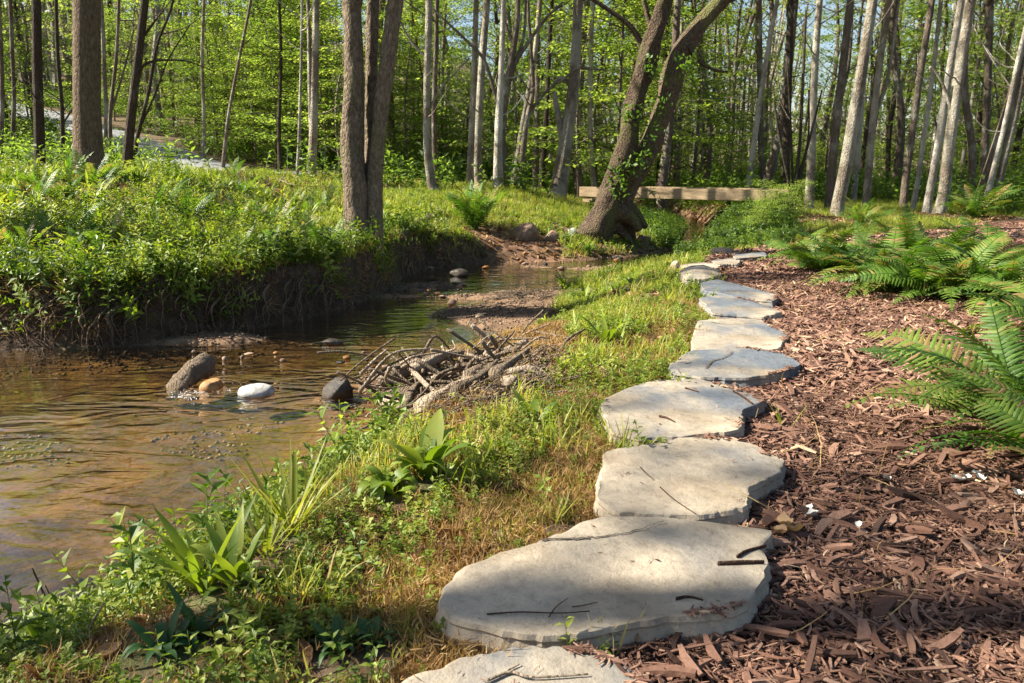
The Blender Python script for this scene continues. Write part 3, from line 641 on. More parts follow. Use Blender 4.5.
# ---- big multi-stemmed tree on the bank
Y = 10.75
root = empty('multi_stemmed_tree', atY(362, 278, Y))
L1 = [(362,296,54),(361,274,42),(359,245,32),(357,215,27),(355,185,25),(352,150,23),(353,110,21),(354,60,20),(352,10,19),(349,-40,18)]
L2 = [(374,268,24),(374,215,18),(375,175,15),(378,140,15),(382,100,16),(389,50,16),(395,5,16),(403,-50,15)]
L3 = [(368,240,22),(370,200,18),(371,140,12),(371,95,12),(372,45,13),(373,0,13),(375,-50,12)]
for k, (L, dy, ci) in enumerate(((L1, 0, 0), (L2, .03, 1), (L3, .2, 2))):
    W = [atY(u, v, Y + dy) for u, v, _ in L]; top = W[-1] + np.array([(-.5, .9, .2)[k], (.3, .2, .8)[k], 3.6])
    rad = [PXM(w_, Y) for _, _, w_ in L] + [.13]
    o = place_tree(root, W + [top], rad, M['bark_mossy'], ci, 28, 100, .24, seed=40 + k)
    o.name = 'stem'
for k, pp in enumerate([[(360,270),(350,285),(341,300),(333,318)],[(368,275),(374,290),(377,302),(381,318)],[(364,280),(360,296),(366,312),(372,325)],[(356,262),(340,275),(322,284),(300,296)]]):
    P = spline([atY(u, v, Y - .12 - .05 * k) - np.array(root.location) for u, v in pp], 12)
    V, Q, T = tube(P, np.linspace(.07, .015, 12), 8, .3, k); build('root', V, Q, T, [M['bark_mossy']], root, smooth_=True)
tag(root, 'big multi-stemmed mossy tree rooted in the left bank at the water edge', 'tree', 'woodland trees around the creek')

# ---- leaning ivy tree
Y = 15.0
root = empty('leaning_tree', atY(605, 225, Y))
A = [(592,238,40),(598,224,31),(607,203,26),(617,180,26),(625,152,23),(631,120,20),(638,90,19),(648,55,18),(658,25,17),(667,-5,15),(676,-40,14)]
B = [(606,228,30),(617,205,27),(630,182,23),(645,155,21),(656,128,20),(666,100,20),(673,75,22),(683,50,20),(700,25,17),(722,0,15),(755,-35,13)]
for k, (L, dy) in enumerate(((A, 0), (B, .25))):
    W = [atY(u, v, Y + dy) for u, v, _ in L]; top = W[-1] + np.array([(.2, 1.3)[k], .3, 3.2])
    o = place_tree(root, W + [top], [PXM(w_, Y) for _, _, w_ in L] + [.09], M['bark_lean'], 3 + k, 24, 90, .42, seed=60 + k); o.name = 'stem'
for k, pp in enumerate([[(644,52,8),(637,36,6.5),(628,24,5.5),(612,12,4.5),(594,0,4),(575,-14,3)],[(646,60,8),(652,35,6),(646,10,5),(640,-20,4)],[(640,95,6),(652,75,5.5),(658,50,5),(661,20,4)],[(688,45,6),(700,62,4),(715,70,3),(728,72,2)]]):
    P = spline([atY(u, v, Y + .1) - np.array(root.location) for u, v, _ in pp], 16); rr = np.interp(np.linspace(0, 1, 16), np.linspace(0, 1, len(pp)), [PXM(w_, Y) for _, _, w_ in pp])
    V, Q, T = tube(P, rr, 8, .2, k); build('branch', V, Q, T, [M['bark_lean']], root, smooth_=True)
for k, pp in enumerate([[(606,214,26),(620,212,22),(632,218,14),(640,230,7)],[(612,205,18),(626,206,15),(638,216,9),(646,228,5)],[(604,222,22),(616,226,16),(626,236,9),(634,246,5)],[(600,222,20),(604,234,12),(606,246,6)],[(598,226,20),(590,238,12),(584,246,5)],[(622,220,20),(630,232,12),(634,242,5)]]):
    P = spline([atY(u, v, Y + .1 + .06 * k) - np.array(root.location) for u, v, _ in pp], 14); rr = np.interp(np.linspace(0, 1, 14), np.linspace(0, 1, len(pp)), [PXM(w_, Y) for _, _, w_ in pp])
    V, Q, T = tube(P, rr, 12, .5, k + 9); build('root', V, Q, T, [M['bark_lean']], root, smooth_=True)
r = np.random.default_rng(5); G = Geo(); cs = []
for (u, v, s) in [(618,176,10),(624,180,9),(634,170,9),(622,165,7),(645,150,8),(632,112,7),(636,116,6),(650,62,6),(655,70,5),(664,100,7),(615,190,9),(640,160,8),(655,130,6),(684,62,7),(690,70,6),(625,112,5)]:
    for q in range(int(s * 1.2)): cs.append(atY(u + r.normal(0, s * .5), v + r.normal(0, s * .5), Y - .22 + r.uniform(-.06, .05)) - np.array(root.location))
leaf_cloud(G, np.array(cs), 5, .07, .085, r, flat=1, tilt=1.0)
G.build('ivy', [M['ivy']], root)
tag(root, 'leaning double-stemmed tree with ivy and a gnarled root mass left of the footbridge', 'tree', 'woodland trees around the creek')

# ---- shade trees left of and behind the viewer (their shade falls across the scene)
for k, (x, y, hgt, rr) in enumerate([(-9.2, 2.1, 8.3, .14), (-13.5, 1.6, 8, .14), (-10.2, 9.0, 9, .24), (-12.6, 8.75, 9, .15), (-11.4, 1.0, 7.2, .14)]):
    z = tz(x, y); root = empty('broadleaf_tree', (x, y, z))
    place_tree(root, [np.array([x, y, z - .2]), np.array([x + .1, y, z + hgt * .5]), np.array([x - .1, y + .1, z + hgt])], [rr * 1.3, rr, rr * .75], M['bark_mid'], k, 10, 20, .1, seed=80 + k, dense=(k in (0, 1, 4)))
    tag(root, ('nearest tall shade tree beyond the left edge of the view', 'tall shade tree beyond the nearest one, past the left edge', 'stout tree on the left bank just past the left edge', 'slimmer tree behind the stout one past the left edge', 'tall shade tree between the nearest two past the left edge')[k], 'tree', 'shade trees beyond the left edge')

# ---- filler stand of trees
def filler(seed, H):
    r = np.random.default_rng(seed); P = spline([(0, 0, -.4), (r.normal(0, .12), r.normal(0, .12), H * .3), (r.normal(0, .3), r.normal(0, .3), H * .65), (r.normal(0, .5), r.normal(0, .5), H)], 18)
    G = Geo(); V, Q, T = tube(P, np.linspace(.155, .10, 18), 8, .15, seed); G.add(V, Q, T)
    for q in range(16):
        p0 = P[r.integers(3, 17)]; a = r.uniform(0, 6.3); d = np.array([math.cos(a), math.sin(a), r.uniform(.2, 1.3)]) * r.uniform(.6, 2.0)
        V, Q, T = tube(np.array([p0, p0 + d * .5, p0 + d + r.normal(0, .2, 3)]), [.022, .012, .005], 4); G.add(V, Q, T)
    return P, G
FILL = {}
for bk in ('bark_mid', 'bark_pale', 'bark_dark', 'bark_white'):
    for s in range(2):
        P, G = filler(300 + s, 7.0 + s * 1.5); FILL[(bk, s)] = (P, park(G.build('trunk', [M[bk]], smooth_=True)))
def fill_tree(x, y, bk, s, ci, sc, lab, grp):
    root = empty('forest_tree', (x, y, tz(x, y)), (random.uniform(-.05, .05), random.uniform(-.03, .07), random.uniform(0, 6.28)))
    P, src = FILL[(bk, s)]; o = link_copy(src, 'trunk', root); o.scale = (sc, sc, random.uniform(.9, 1.1))
    add_crown(root, P[-1] * np.array([sc, sc, 1]), P[-1] - P[-2], .1 * sc, ci, seed=random.random() * 6, sparse=fr_.random() < .8)
    tag(root, lab, 'tree', grp)
fr_ = random.Random(11)
main_xy = [(atY(t[3][0][0], 200, t[2])[0], t[2]) for t in TREES]
placed = list(main_xy)
def try_place(u0, u1, y0, y1, n, bks, lab, grp, mind=1.1):
    c = 0; tries = 0
    while c < n and tries < 4000:
        tries += 1; Y = y0 + (y1 - y0) * fr_.random() ** .8; u = fr_.uniform(u0, u1); x = (u - CX) / FPX * Y
        if any((x - a) ** 2 + (Y - b) ** 2 < mind ** 2 for a, b in placed): continue
        if min(seg_dist(np.array([x]), np.array([Y]), LW)[0], seg_dist(np.array([x]), np.array([Y]), RW)[0]) < .7: continue
        if seg_dist(np.array([x]), np.array([Y]), [tuple(q) for q in rc])[0] < 2.2: continue
        placed.append((x, Y)); c += 1
        fill_tree(x, Y, fr_.choice(bks), fr_.randrange(2), fr_.randrange(5), fr_.uniform(.45, 1.05), lab, grp)
try_place(-60, 330, 32, 62, 44, ['bark_mid', 'bark_dark', 'bark_pale', 'bark_mid'], 'slender trunk in the wooded slope around the gravel road', 'trees on the wooded slope by the road')
try_place(380, 690, 30, 60, 42, ['bark_mid', 'bark_pale', 'bark_dark'], 'slender trunk in the wood behind the sunny meadow', 'trees in the wood behind the meadow')
try_place(690, 1110, 28, 60, 66, ['bark_mid', 'bark_pale', 'bark_mid', 'bark_white', 'bark_dark'], 'slender trunk in the dense stand behind the ferns and footbridge', 'trees in the stand behind the ferns')
# ---- understory
def under(x, y, src, sc, lab, grp, nm='understory_tree', cat='small tree'):
    root = empty(nm, (x, y, tz(x, y)), (0, 0, fr_.uniform(0, 6.28)))
    for s_ in src:
        o = link_copy(s_, s_.name.split('.')[0], root); o.scale = (sc, sc, sc)
    tag(root, lab, cat, grp)
def try_under(u0, u1, y0, y1, n, srcs, sc, lab, grp, nm='understory_tree', cat='small tree', mind=1.0):
    c = 0; tries = 0
    while c < n and tries < 3000:
        tries += 1; Y = fr_.uniform(y0, y1); u = fr_.uniform(u0, u1); x = (u - CX) / FPX * Y
        if any((x - a) ** 2 + (Y - b) ** 2 < mind ** 2 for a, b in placed): continue
        if min(seg_dist(np.array([x]), np.array([Y]), LW)[0], seg_dist(np.array([x]), np.array([Y]), RW)[0]) < .9: continue
        if seg_dist(np.array([x]), np.array([Y]), [tuple(q) for q in rc])[0] < 3: continue
        placed.append((x, Y)); c += 1; under(x, Y, fr_.choice(srcs), fr_.uniform(*sc), lab, grp, nm, cat)
try_under(150, 290, 29, 38, 16, SAPS, (.8, 1.1), 'small tree with level sprays of yellow-green leaves beyond the gravel road', 'small trees beyond the road', mind=.9)
try_under(-60, 130, 30, 60, 16, SAPS, (.8, 1.2), 'small leafy tree on the shaded slope above the gravel road', 'small trees above the road')
try_under(190, 345, 26, 36, 8, SAPS, (.8, 1.2), 'x', 'small trees left of the multi-stemmed tree')
try_under(130, 340, 40, 62, 20, SAPS, (.9, 1.3), 'small leafy tree deep in the wood left of the multi-stemmed tree', 'small trees left of the multi-stemmed tree')
try_under(380, 560, 27, 40, 9, SAPS, (.8, 1.2), 'x', 'small trees behind the meadow')
try_under(380, 480, 30, 60, 14, SAPS, (.7, 1.1), 'small leafy tree behind the meadow near the patch of open sky', 'small trees behind the meadow')
try_under(540, 690, 25, 30, 6, SAPS[2:], (1.1, 1.5), 'x', 'small trees behind the leaning tree', mind=.8)
try_under(480, 700, 24, 58, 28, SAPS, (.9, 1.35), 'bright leafy small tree between the arching tree and the footbridge', 'small trees behind the leaning tree')
try_under(700, 1100, 30, 62, 34, SAPS, (.8, 1.3), 'small leafy tree in the stand behind the ferns and footbridge', 'small trees in the stand behind the ferns')
try_under(-60, 1100, 30, 58, 55, SHRUBS, (.8, 1.4), 'low leafy shrub on the forest floor between the far trunks', 'shrubs on the far forest floor', 'shrub', 'shrub', .8)
# dark shrubs on the gully wall right of the bridge
for u, Y, s in [(752, 16.2, .34), (765, 15.6, .38), (782, 16.0, .38), (760, 17.2, .36), (792, 16.8, .40), (774, 17.6, .34)]:
    under((u - CX) / FPX * Y, Y, SHRUBS[int(u) % 3], s, 'low dark-green shrub on the eroded bank right of the gully under the footbridge', 'shrubs beside the gully', 'shrub', 'shrub')

# ---- distant woodland mass
G = Geo(); r = np.random.default_rng(31)
cs = []; 
for k in range(430):
    ang = r.uniform(-44, 44); dist = r.uniform(62, 105); x = dist * math.sin(math.radians(ang)); y = dist * math.cos(math.radians(ang)); z = tz(x, y)
    uu = CX + FPX * x / y
    Ht = r.uniform(9, 17)
    if 445 < uu < 500 or 805 < uu < 850 or 365 < uu < 395 or 245 < uu < 300: Ht = r.uniform(5, 8)
    V, Q, T = tube(np.array([[x, y, z - .5], [x + r.normal(0, .3), y, z + Ht * .5], [x + r.normal(0, .6), y, z + Ht]]), [.2, .14, .04], 5); G.add(V, Q, T, m=1, tint=r.uniform(0, 1))
    R_ = r.uniform(2, 3.6)
    for q in range(34):
        h = r.uniform(.05, 1.0); a = r.uniform(0, 6.3); q_ = R_ * math.sqrt(r.uniform(.05, 1)) * (.45 + .7 * math.sin(math.pi * min(1, h + .12)))
        cs.append((x + q_ * math.cos(a), y + q_ * math.sin(a), z + Ht * h))
leaf_cloud(G, np.array(cs), 9, .62, .30, r, tint=(.1, .95), flat=.4)
tag(G.build('distant_woodland', [M['far'], M['bark_pale']]), 'far-off green woodland reading as one mass behind all the trunks', 'woodland', kind='stuff')
# ------------------------------------------------------------------ footbridge
def box(G, c, s, rz=0, tint=.5, m=0, bev=0.008):
    hx, hy, hz = [q / 2 for q in s]; b = bev
    # chamfered box: 24 verts is overkill; use 16-vert ring profile along x
    prof = [(-hy + b, -hz), (hy - b, -hz), (hy, -hz + b), (hy, hz - b), (hy - b, hz), (-hy + b, hz), (-hy, hz - b), (-hy, -hz + b)]
    V = [(-hx, y, z) for y, z in prof] + [(hx, y, z) for y, z in prof]; V = np.array(V)
    ca, sa = math.cos(rz), math.sin(rz); V = np.stack([V[:, 0] * ca - V[:, 1] * sa, V[:, 0] * sa + V[:, 1] * ca, V[:, 2]], 1) + np.array(c)
    Q = [(k, (k + 1) % 8, 8 + (k + 1) % 8, 8 + k) for k in range(8)] + [(0, 7, 6, 5), (0, 5, 4, 1), (1, 4, 3, 2), (8, 13, 14, 15), (8, 9, 12, 13), (9, 10, 11, 12)]
    G.add(V, np.array(Q), tint=tint, m=m)
a = atY(580, 196, 22.6); b = atY(777, 197, 19.4)
zt = atY(690, 189.5, 20)[2]
mid = (a + b) / 2; L = float(np.hypot(*(b - a)[:2])); rz = math.atan2(b[1] - a[1], b[0] - a[0])
root = empty('footbridge', (mid[0], mid[1], zt - .33), (0, 0, rz))
for yy in (0, 1.25):
    G = Geo(); box(G, (0, yy, .195), (L, .09, .27)); G.build('beam', [M['timber']], root)
for k in range(34):
    G = Geo(); box(G, (-L / 2 + .1 + k * (L - .2) / 33, .63, .24 + random.uniform(-.004, .004)), (L / 34 - .012, 1.15, .04)); G.build('deck_plank', [M['timber']], root)
for xx in (-L / 2 + .25, L / 2 - .25):
    G = Geo(); box(G, (xx, .63, -.045), (.3, 1.3, .09)); G.build('footing', [M['timber']], root)
tag(root, 'low timber footbridge with a deep side beam spanning the creek gully', 'footbridge')

# ------------------------------------------------------------------ stepping stones
def slab(name, pts, thick, label, seed, mat='flag', grp='stepping stones of the path', rough=.02, dome=0.0, ztop=None, tilt=(0, 0), chips=None):
    """pts: pixel outline of the top face"""
    r = np.random.default_rng(seed)
    g0 = [hit(u, min(v, 682)) for u, v in pts]
    zt = ztop if ztop is not None else max(.02, np.median([q[2] for q in g0])) + thick * .58
    P = np.array([atZ(u, v, zt)[:2] for u, v in pts]); c = P.mean(0)
    # resample outline
    Pc = np.vstack([P, P[:1]]); seg = np.hypot(*np.diff(Pc, axis=0).T); s = np.concatenate([[0], np.cumsum(seg)]); n = 128
    t = np.linspace(0, s[-1], n, endpoint=False); O = np.stack([np.interp(t, s, Pc[:, 0]), np.interp(t, s, Pc[:, 1])], 1)
    for _ in range(2): O = (np.roll(O, 1, 0) + 2 * O + np.roll(O, -1, 0)) / 4
    th = np.linspace(0, 2 * np.pi, n, endpoint=False); d = O - c; R = np.hypot(*d.T)[:, None]; un = d / R
    jit = .020 * fbm(np.cos(th) * 5 + seed, np.sin(th) * 5, seed, 5) + .0025 * r.normal(0, 1, n)
    O = O + un * jit[:, None]
    fine = .016 * fbm(np.cos(th) * 3.5, np.sin(th) * 3.5 + seed, seed, 5)
    rings = []
    def ring(f, off, z, zn=0): 
        p = c + (O - c) * f + un * off if np.ndim(off) == 0 else c + (O - c) * f + un * off[:, None]
        zz = z + zn * fbm(p[:, 0] * 6, p[:, 1] * 6, seed + 3, 4) + dome * (1 - f ** 2)
        return np.column_stack([p - c, zz])
    und = fbm(th * 3, th * 0 + seed, seed + 8, 3)
    side = [(-.045 + fine, -thick * 1.0), (.0 + fine * 1.3, -thick * .75), (.008 + fine * .6, -thick * .45), (-.004 + fine * .8, -thick * .2), (.000 + fine * .2, -.014)]
    for off, z in side: rings.append(ring(1, off, z))
    rings.append(ring(1, -.006 * np.ones(n), -.001))
    for f in (.97, .93, .86, .78, .7, .6, .5, .4, .3, .2, .1): rings.append(ring(f, 0.0, 0, rough * .30))
    V = np.concatenate(rings); m = len(rings)
    V = np.vstack([V, [0, 0, dome]])
    V[:, 2] += V[:, 0] * tilt[0] + V[:, 1] * tilt[1]
    i, j = np.meshgrid(np.arange(m - 1), np.arange(n), indexing='ij'); jn = (j + 1) % n
    Q = np.stack([i * n + j, i * n + jn, (i + 1) * n + jn, (i + 1) * n + j], -1).reshape(-1, 4)
    jj = np.arange(n); T = np.stack([(m - 1) * n + jj, (m - 1) * n + (jj + 1) % n, np.full(n, m * n)], 1)
    o = build(name, V, Q, T, [M[mat]], smooth_=True, loc=(c[0], c[1], zt))
    sm = np.ones(len(o.data.polygons), bool); sm[:6 * n] = False; o.data.polygons.foreach_set('use_smooth', sm)
    return tag(o, label, 'stepping stone' if grp else 'stone', grp)
STONES = []
def S(*a, **k): o = slab(*a, **k); STONES.append(o); return o
S('stepping_stone', [(388,700),(405,676),(470,656),(530,644),(575,647),(622,660),(642,674),(652,700),(640,740),(420,750)], .10, 'nearest stepping stone, cut off by the bottom edge of the photo', 1)
S('stepping_stone', [(431,603),(446,587),(462,566),(500,551),(537,541),(570,527),(607,515),(657,516),(699,520),(773,529),(765,549),(769,570),(752,595),(744,611),(700,616),(649,620),(595,632),(555,636),(516,636),(462,622)], .11, 'largest buff and blue-grey flagstone with a split along its far edge', 2)
S('stepping_stone', [(603,450),(632,446),(682,437),(723,436),(752,443),(785,460),(783,473),(748,489),(746,508),(699,517),(649,515),(607,510),(597,495),(599,475)], .10, 'smooth tan flagstone just beyond the largest flagstone', 3)
S('stepping_stone', [(602,400),(618,391),(650,380),(700,379),(730,387),(768,399),(745,410),(742,430),(690,436),(640,438),(612,432),(604,418)], .10, 'pale square-ended flagstone with brown dead leaves at its left corner', 4)
S('stepping_stone', [(667,366),(690,350),(740,347),(780,352),(803,364),(785,372),(745,378),(700,377),(675,373)], .11, 'grey flagstone with a dark crack across its shaded top', 5)
S('stepping_stone', [(697,320),(730,318),(760,319),(776,327),(791,336),(777,349),(734,351),(691,350),(693,334)], .09, 'sunlit cream flagstone touching the cracked grey flagstone', 6)
S('stepping_stone', [(699,298),(721,294),(750,300),(783,312),(764,317),(713,313)], .11, 'shaded blue-grey flagstone with a bright front face', 7)
S('stepping_stone', [(701,282),(717,279),(742,285),(779,295),(774,301),(742,298),(703,290)], .11, 'bright cream flagstone with a pointed rear corner, second of two stacked tiers', 8)
S('stepping_stone', [(679,272),(688,266),(704,265),(719,270),(722,275),(706,279),(686,279)], .12, 'small rounded pale stepping stone at the left of the path', 9, dome=.05)
S('stepping_stone', [(678,265),(700,262),(722,264),(718,268),(690,268)], .07, 'thin grey flagstone partly hidden behind the rounded pale stone', 10)
S('stepping_stone', [(712,260),(732,258),(741,260),(738,264),(714,264)], .08, 'small flat grey flagstone between round rocks and the far pale slab', 11)
S('stepping_stone', [(733,254),(765,252),(767,256),(735,259)], .10, 'farthest pale slab of the path, beside the first fern', 12)
S('stepping_stone', [(845,250),(868,247),(900,248),(902,252),(868,254)], .09, 'pale flat slab half hidden behind the large ferns', 13)

def rock(name, u, v, wpx, hpx, mat, label, seed, cat='rock', grp=None, z=None, depth=.8, sink=.3, rz=0., ang=.8):
    p = atZ(u, v, z) if z is not None else hit(u, v)
    k = np.linalg.norm(p - np.array([0, 0, CAMZ])) / FPX; rx = wpx * k / 2; rz_ = hpx * k * .62
    r = np.random.default_rng(seed); n1, n2 = 18, 26
    th = np.linspace(0.0, np.pi, n1); ph = np.linspace(0, 2 * np.pi, n2, endpoint=False); TH, PH = np.meshgrid(th, ph, indexing='ij')
    D = np.stack([np.sin(TH) * np.cos(PH), np.sin(TH) * np.sin(PH), np.cos(TH)], -1)
    rad = np.ones(TH.shape)
    for q in range(14):      # cut facets
        nrm = r.normal(0, 1, 3); nrm /= np.linalg.norm(nrm); d0 = r.uniform(.62, .95); dt = D @ nrm
        rad = np.minimum(rad, np.where(dt > .05, d0 / np.maximum(dt, .05), 9) * ang + (1 - ang) * 1.0 if ang < 1 else d0 / np.maximum(dt, .05))
    rad = rad * (1 + .12 * fbm(D[..., 0] * 2 + seed, D[..., 1] * 2 + D[..., 2], seed, 4))
    V = D * rad[..., None] * np.array([rx, rx * depth, rz_]); V = V.reshape(-1, 3)
    c, s = math.cos(rz), math.sin(rz); V = V @ np.array([[c, 0, -s], [0, 1, 0], [s, 0, c]])
    i, j = np.meshgrid(np.arange(n1 - 1), np.arange(n2), indexing='ij'); jn = (j + 1) % n2
    Q = np.stack([i * n2 + j, (i + 1) * n2 + j, (i + 1) * n2 + jn, i * n2 + jn], -1).reshape(-1, 4)
    o = build(name, V, Q, None, [M[mat]], smooth_=True, loc=(p[0], p[1], p[2] + rz_ * (1 - sink * 2) * .8))
    return tag(o, label, cat, grp)
rock('rock', 257, 394, 36, 12, 'rock_white', 'smooth white rock standing out of the ripples', 1, z=ZW, ang=0.1)
rock('rock', 339, 395, 34, 22, 'rock_dark', 'dark pointed wet rock beside the driftwood pile', 2, z=ZW, rz=-.5, ang=.9)
rock('rock', 212, 388, 24, 12, 'rock_orange', 'orange-brown rock in the rapids right of the floating log', 3, z=ZW, rz=-.4, ang=1)
rock('boulder', 525, 239, 30, 22, 'rock_brown', 'brown boulder at the foot of the bare soil slope', 4, 'boulder')
rock('rock', 573, 237, 13, 11, 'rock_white', 'round white rock on the far waterline', 5, ang=.3)
rock('rock', 553, 240, 16, 12, 'rock_brown', 'small brown rock between the brown boulder and round white rock', 6)
rock('rock', 700, 258, 18, 12, 'rock_tan', 'grey-tan rock left of the far end of the path', 7)
rock('rock', 722, 256, 24, 12, 'rock_tan', 'rounded yellow-tan rock at the far end of the path', 8)
rock('rock', 675, 272, 10, 14, 'rock_tan', 'upright small stone against the left of the rounded pale stepping stone', 9)
rock('rock', 459, 276, 20, 9, 'rock_dark', 'dark rock at the tail of the upper gravel bar', 10, z=ZW)
rock('rock', 452, 304, 10, 7, 'rock_brown', 'small rock at the left edge of the sandy bar', 11, z=ZW + .02)
rock('rock', 480, 319, 10, 7, 'rock_tan', 'pale stone lying on the front of the sandy bar', 12, z=ZW + .02)
rock('rock', 333, 343, 22, 6, 'rock_dark', 'flat dark rock in the shallows below the multi-stemmed tree', 13, z=ZW + .01)
rs = np.random.default_rng(77)
for k in range(46):
    if k < 16: u, v = rs.uniform(418, 470), rs.uniform(280, 298)
    elif k < 30: u, v = rs.uniform(180, 400), rs.uniform(352, 372)
    else: u, v = rs.uniform(400, 620), rs.uniform(258, 270)
    rock('creek_stone', u, v, rs.uniform(4, 10), rs.uniform(1.5, 4), ['rock_dark', 'rock_brown', 'rock_orange', 'rock_brown'][k % 4],
         ['small stone in the stone cluster of the upper gravel bar', 'small wet stone in the shallows between floating log and driftwood pile', 'small stone along the far waterline'][0 if k < 16 else 1 if k < 30 else 2], 100 + k, 'stone',
         ['stones on the upper gravel bar', 'stones in the shallows', 'stones on the far waterline'][0 if k < 16 else 1 if k < 30 else 2], z=ZW + .01)

# ------------------------------------------------------------------ logs, driftwood, sticks
def stick(name, pts, w0, w1, mat, label, cat='stick', grp=None, k=7, seed=0, world=False, bmp=.35, flat=1.0, nseg=None):
    P = np.array(pts) if world else np.array([atZ(u, v, z) if z is not None else hit(u, v) + [0, 0, .012] for u, v, z in pts])
    P = spline(P, nseg or max(8, len(pts) * 5)); o0 = P[0].copy(); rg = np.random.default_rng(seed)
    V, Q, T = tube(P - o0, np.linspace(w0, w1, len(P)), k, bmp, seed, flat=flat)
    o = build(name, V, Q, T, [M[mat]], smooth_=True, loc=tuple(o0)); return tag(o, label, cat, grp)
stick('log', [(168,390,ZW-.06),(178,384,ZW+.02),(192,372,ZW+.06),(206,362,ZW+.08)], .06, .085, 'drift', 'short weathered log slanting out of the rapids', 'log', k=16, seed=3, bmp=.9, nseg=18)
stick('log', [(430,455,-.30),(470,470,-.22)] and [(384,400,ZW+.02),(420,410,ZW+.04),(455,405,ZW+.05)], .05, .04, 'driftpale', 'pale branch lying at the water side of the driftwood pile', 'branch', seed=4)
stick('driftwood_stump', [(497,442,-.26),(498,415,-.16),(506,380,-.02)] and [(505,420,-.24),(503,400,-.13),(506,388,-.03),(514,380,.06)], .06, .035, 'driftpale', 'bleached forked stump standing in the driftwood pile', 'driftwood', k=12, seed=5, bmp=.8)
stick('driftwood_knot', [(497,384,-.02),(512,374,.02),(535,372,.02),(548,382,-.04)], .03, .04, 'driftpale', 'bleached knotty root crown on top of the driftwood pile', 'driftwood', k=14, seed=6, bmp=.6)
stick('driftwood_limb', [(388,372,ZW+.03),(420,362,ZW+.10),(460,352,ZW+.16),(500,346,ZW+.2)], .05, .03, 'drift', 'long brown limb along the back of the driftwood pile', 'driftwood', k=10, seed=7)
stick('driftwood_limb', [(385,385,ZW+.06),(398,374,ZW+.14),(415,368,ZW+.12)], .07, .05, 'drift', 'thick knobbly limb end hanging over the water in the driftwood pile', 'driftwood', k=10, seed=8, bmp=.7)
stick('driftwood_limb', [(388,398,ZW+.02),(410,392,ZW+.08),(440,392,ZW+.1)], .06, .05, 'rock_dark' if False else 'drift', 'dark sodden limb beneath the thick knobbly limb end', 'driftwood', k=10, seed=9)
stick('driftwood_limb', [(437,432,-.30),(470,415,-.22),(500,400,-.16),(520,398,-.1)], .05, .03, 'drift', 'grey limb along the near edge of the driftwood pile', 'driftwood', k=10, seed=10, bmp=.6)
for k, (pp, w_) in enumerate([([(400,410),(425,396),(452,384)],.045),([(420,418),(450,404),(482,392)],.05),([(440,372),(470,380),(498,392)],.035),([(455,424),(480,410),(500,388)],.045),([(478,372),(500,366),(528,362)],.04),([(430,392),(455,396),(480,404)],.04),([(495,410),(512,396),(530,378)],.035),([(412,380),(438,376),(462,362)],.04),([(470,398),(492,380),(520,372)],.05),([(405,398),(415,385),(430,372)],.035)]):
    stick('driftwood_limb', [np.array([*atZ(u, v, ZW + .24)[:2], max(ZW + .10 + .07 * (k % 4) + .05 * (j_ == 1), tz(*atZ(u, v, ZW + .24)[:2]) + .05)]) for j_, (u, v) in enumerate(pp)], w_, w_ * .55, ['drift', 'driftpale', 'drift'][k % 3], 'stout broken limb wedged in the driftwood pile', 'driftwood', 'stout limbs of the driftwood pile', 10, 900 + k, True, bmp=.8, nseg=16)
c0 = np.array([*atZ(468, 393, ZW + .1)[:2]])
for k in range(120):
    r_ = np.random.default_rng(500 + k); a_ = r_.normal(.7, .6); L_ = r_.uniform(.15, .62)
    p = c0 + r_.normal(0, 1, 2) * [.30, .34]; z = ZW + .08 + r_.uniform(0, .28) + .10 * (p[0] - c0[0])
    z = max(z, tz(*p) + .02)
    d_ = np.array([math.cos(a_), math.sin(a_), 0]) * L_ / 2; up = r_.normal(0, .09)
    q0 = np.array([*p, z]); m_ = q0 + r_.normal(0, .05, 3)
    stick('driftwood_stick', [q0 - d_ - [0, 0, up], m_, q0 + d_ + [0, 0, up]], r_.uniform(.005, .018), r_.uniform(.003, .009), 'driftpale' if k % 3 == 0 else 'drift', 'weathered stick tangled in the driftwood pile', 'stick', 'sticks of the driftwood pile', 5, 600 + k, True)
stick('driftwood_stick', [(410,368,-.12),(428,386,-.14),(447,402,-.20)], .018, .014, 'driftpale', 'long straight pale stick lying across the front of the driftwood pile', 'stick', 'sticks of the driftwood pile', 8, 9)
stick('driftwood_stick', [(383,349,-.16),(395,358,-.2),(406,366,-.25)], .006, .009, 'drift', 'thin twig poking out left from the driftwood pile towards the creek', 'stick', 'sticks of the driftwood pile', 6, 10)
# thin sticks on the flagstones etc
def onst(u, v, z): return (u, v, z)
def zst(u, v):
    d = ray(u, v); best = None
    for o in STONES:
        bb = o.location; p = atZ(u, v, bb.z)
        loc = Vector(p) - bb; 
        vs = o.data.vertices
        if abs(loc.x) < max(abs(q.co.x) for q in vs) and abs(loc.y) < max(abs(q.co.y) for q in vs): best = bb.z
    return best if best is not None else hit(u, v)[2]
def litter(name, pts, w0, w1, mat, label, cat, flat=1.0, seed=0):
    w0, w1 = w0 * .7, w1 * .7; z = zst(pts[len(pts) // 2][0], pts[len(pts) // 2][1]) + w0 * .9 * min(flat, 1) + .002
    return stick(name, [(u, v, z) for u, v in pts], w0, w1, mat, label, cat, None, 6, seed, flat=flat)
M['chipwood'] = mat_bark('chip_wood', (.06, .03, .02), (.20, .11, .08), None, vs=(20, 20, 20))
litter('twig', [(487,614),(520,612),(560,613),(590,611)], .0035, .002, 'chipwood', 'long thin dark twig lying on the front of the largest flagstone', 'twig', 1, 1)
litter('twig', [(572,607),(585,605),(598,602)], .0025, .0015, 'chipwood', 'short thin twig above the long thin twig on the largest flagstone', 'twig', 1, 2)
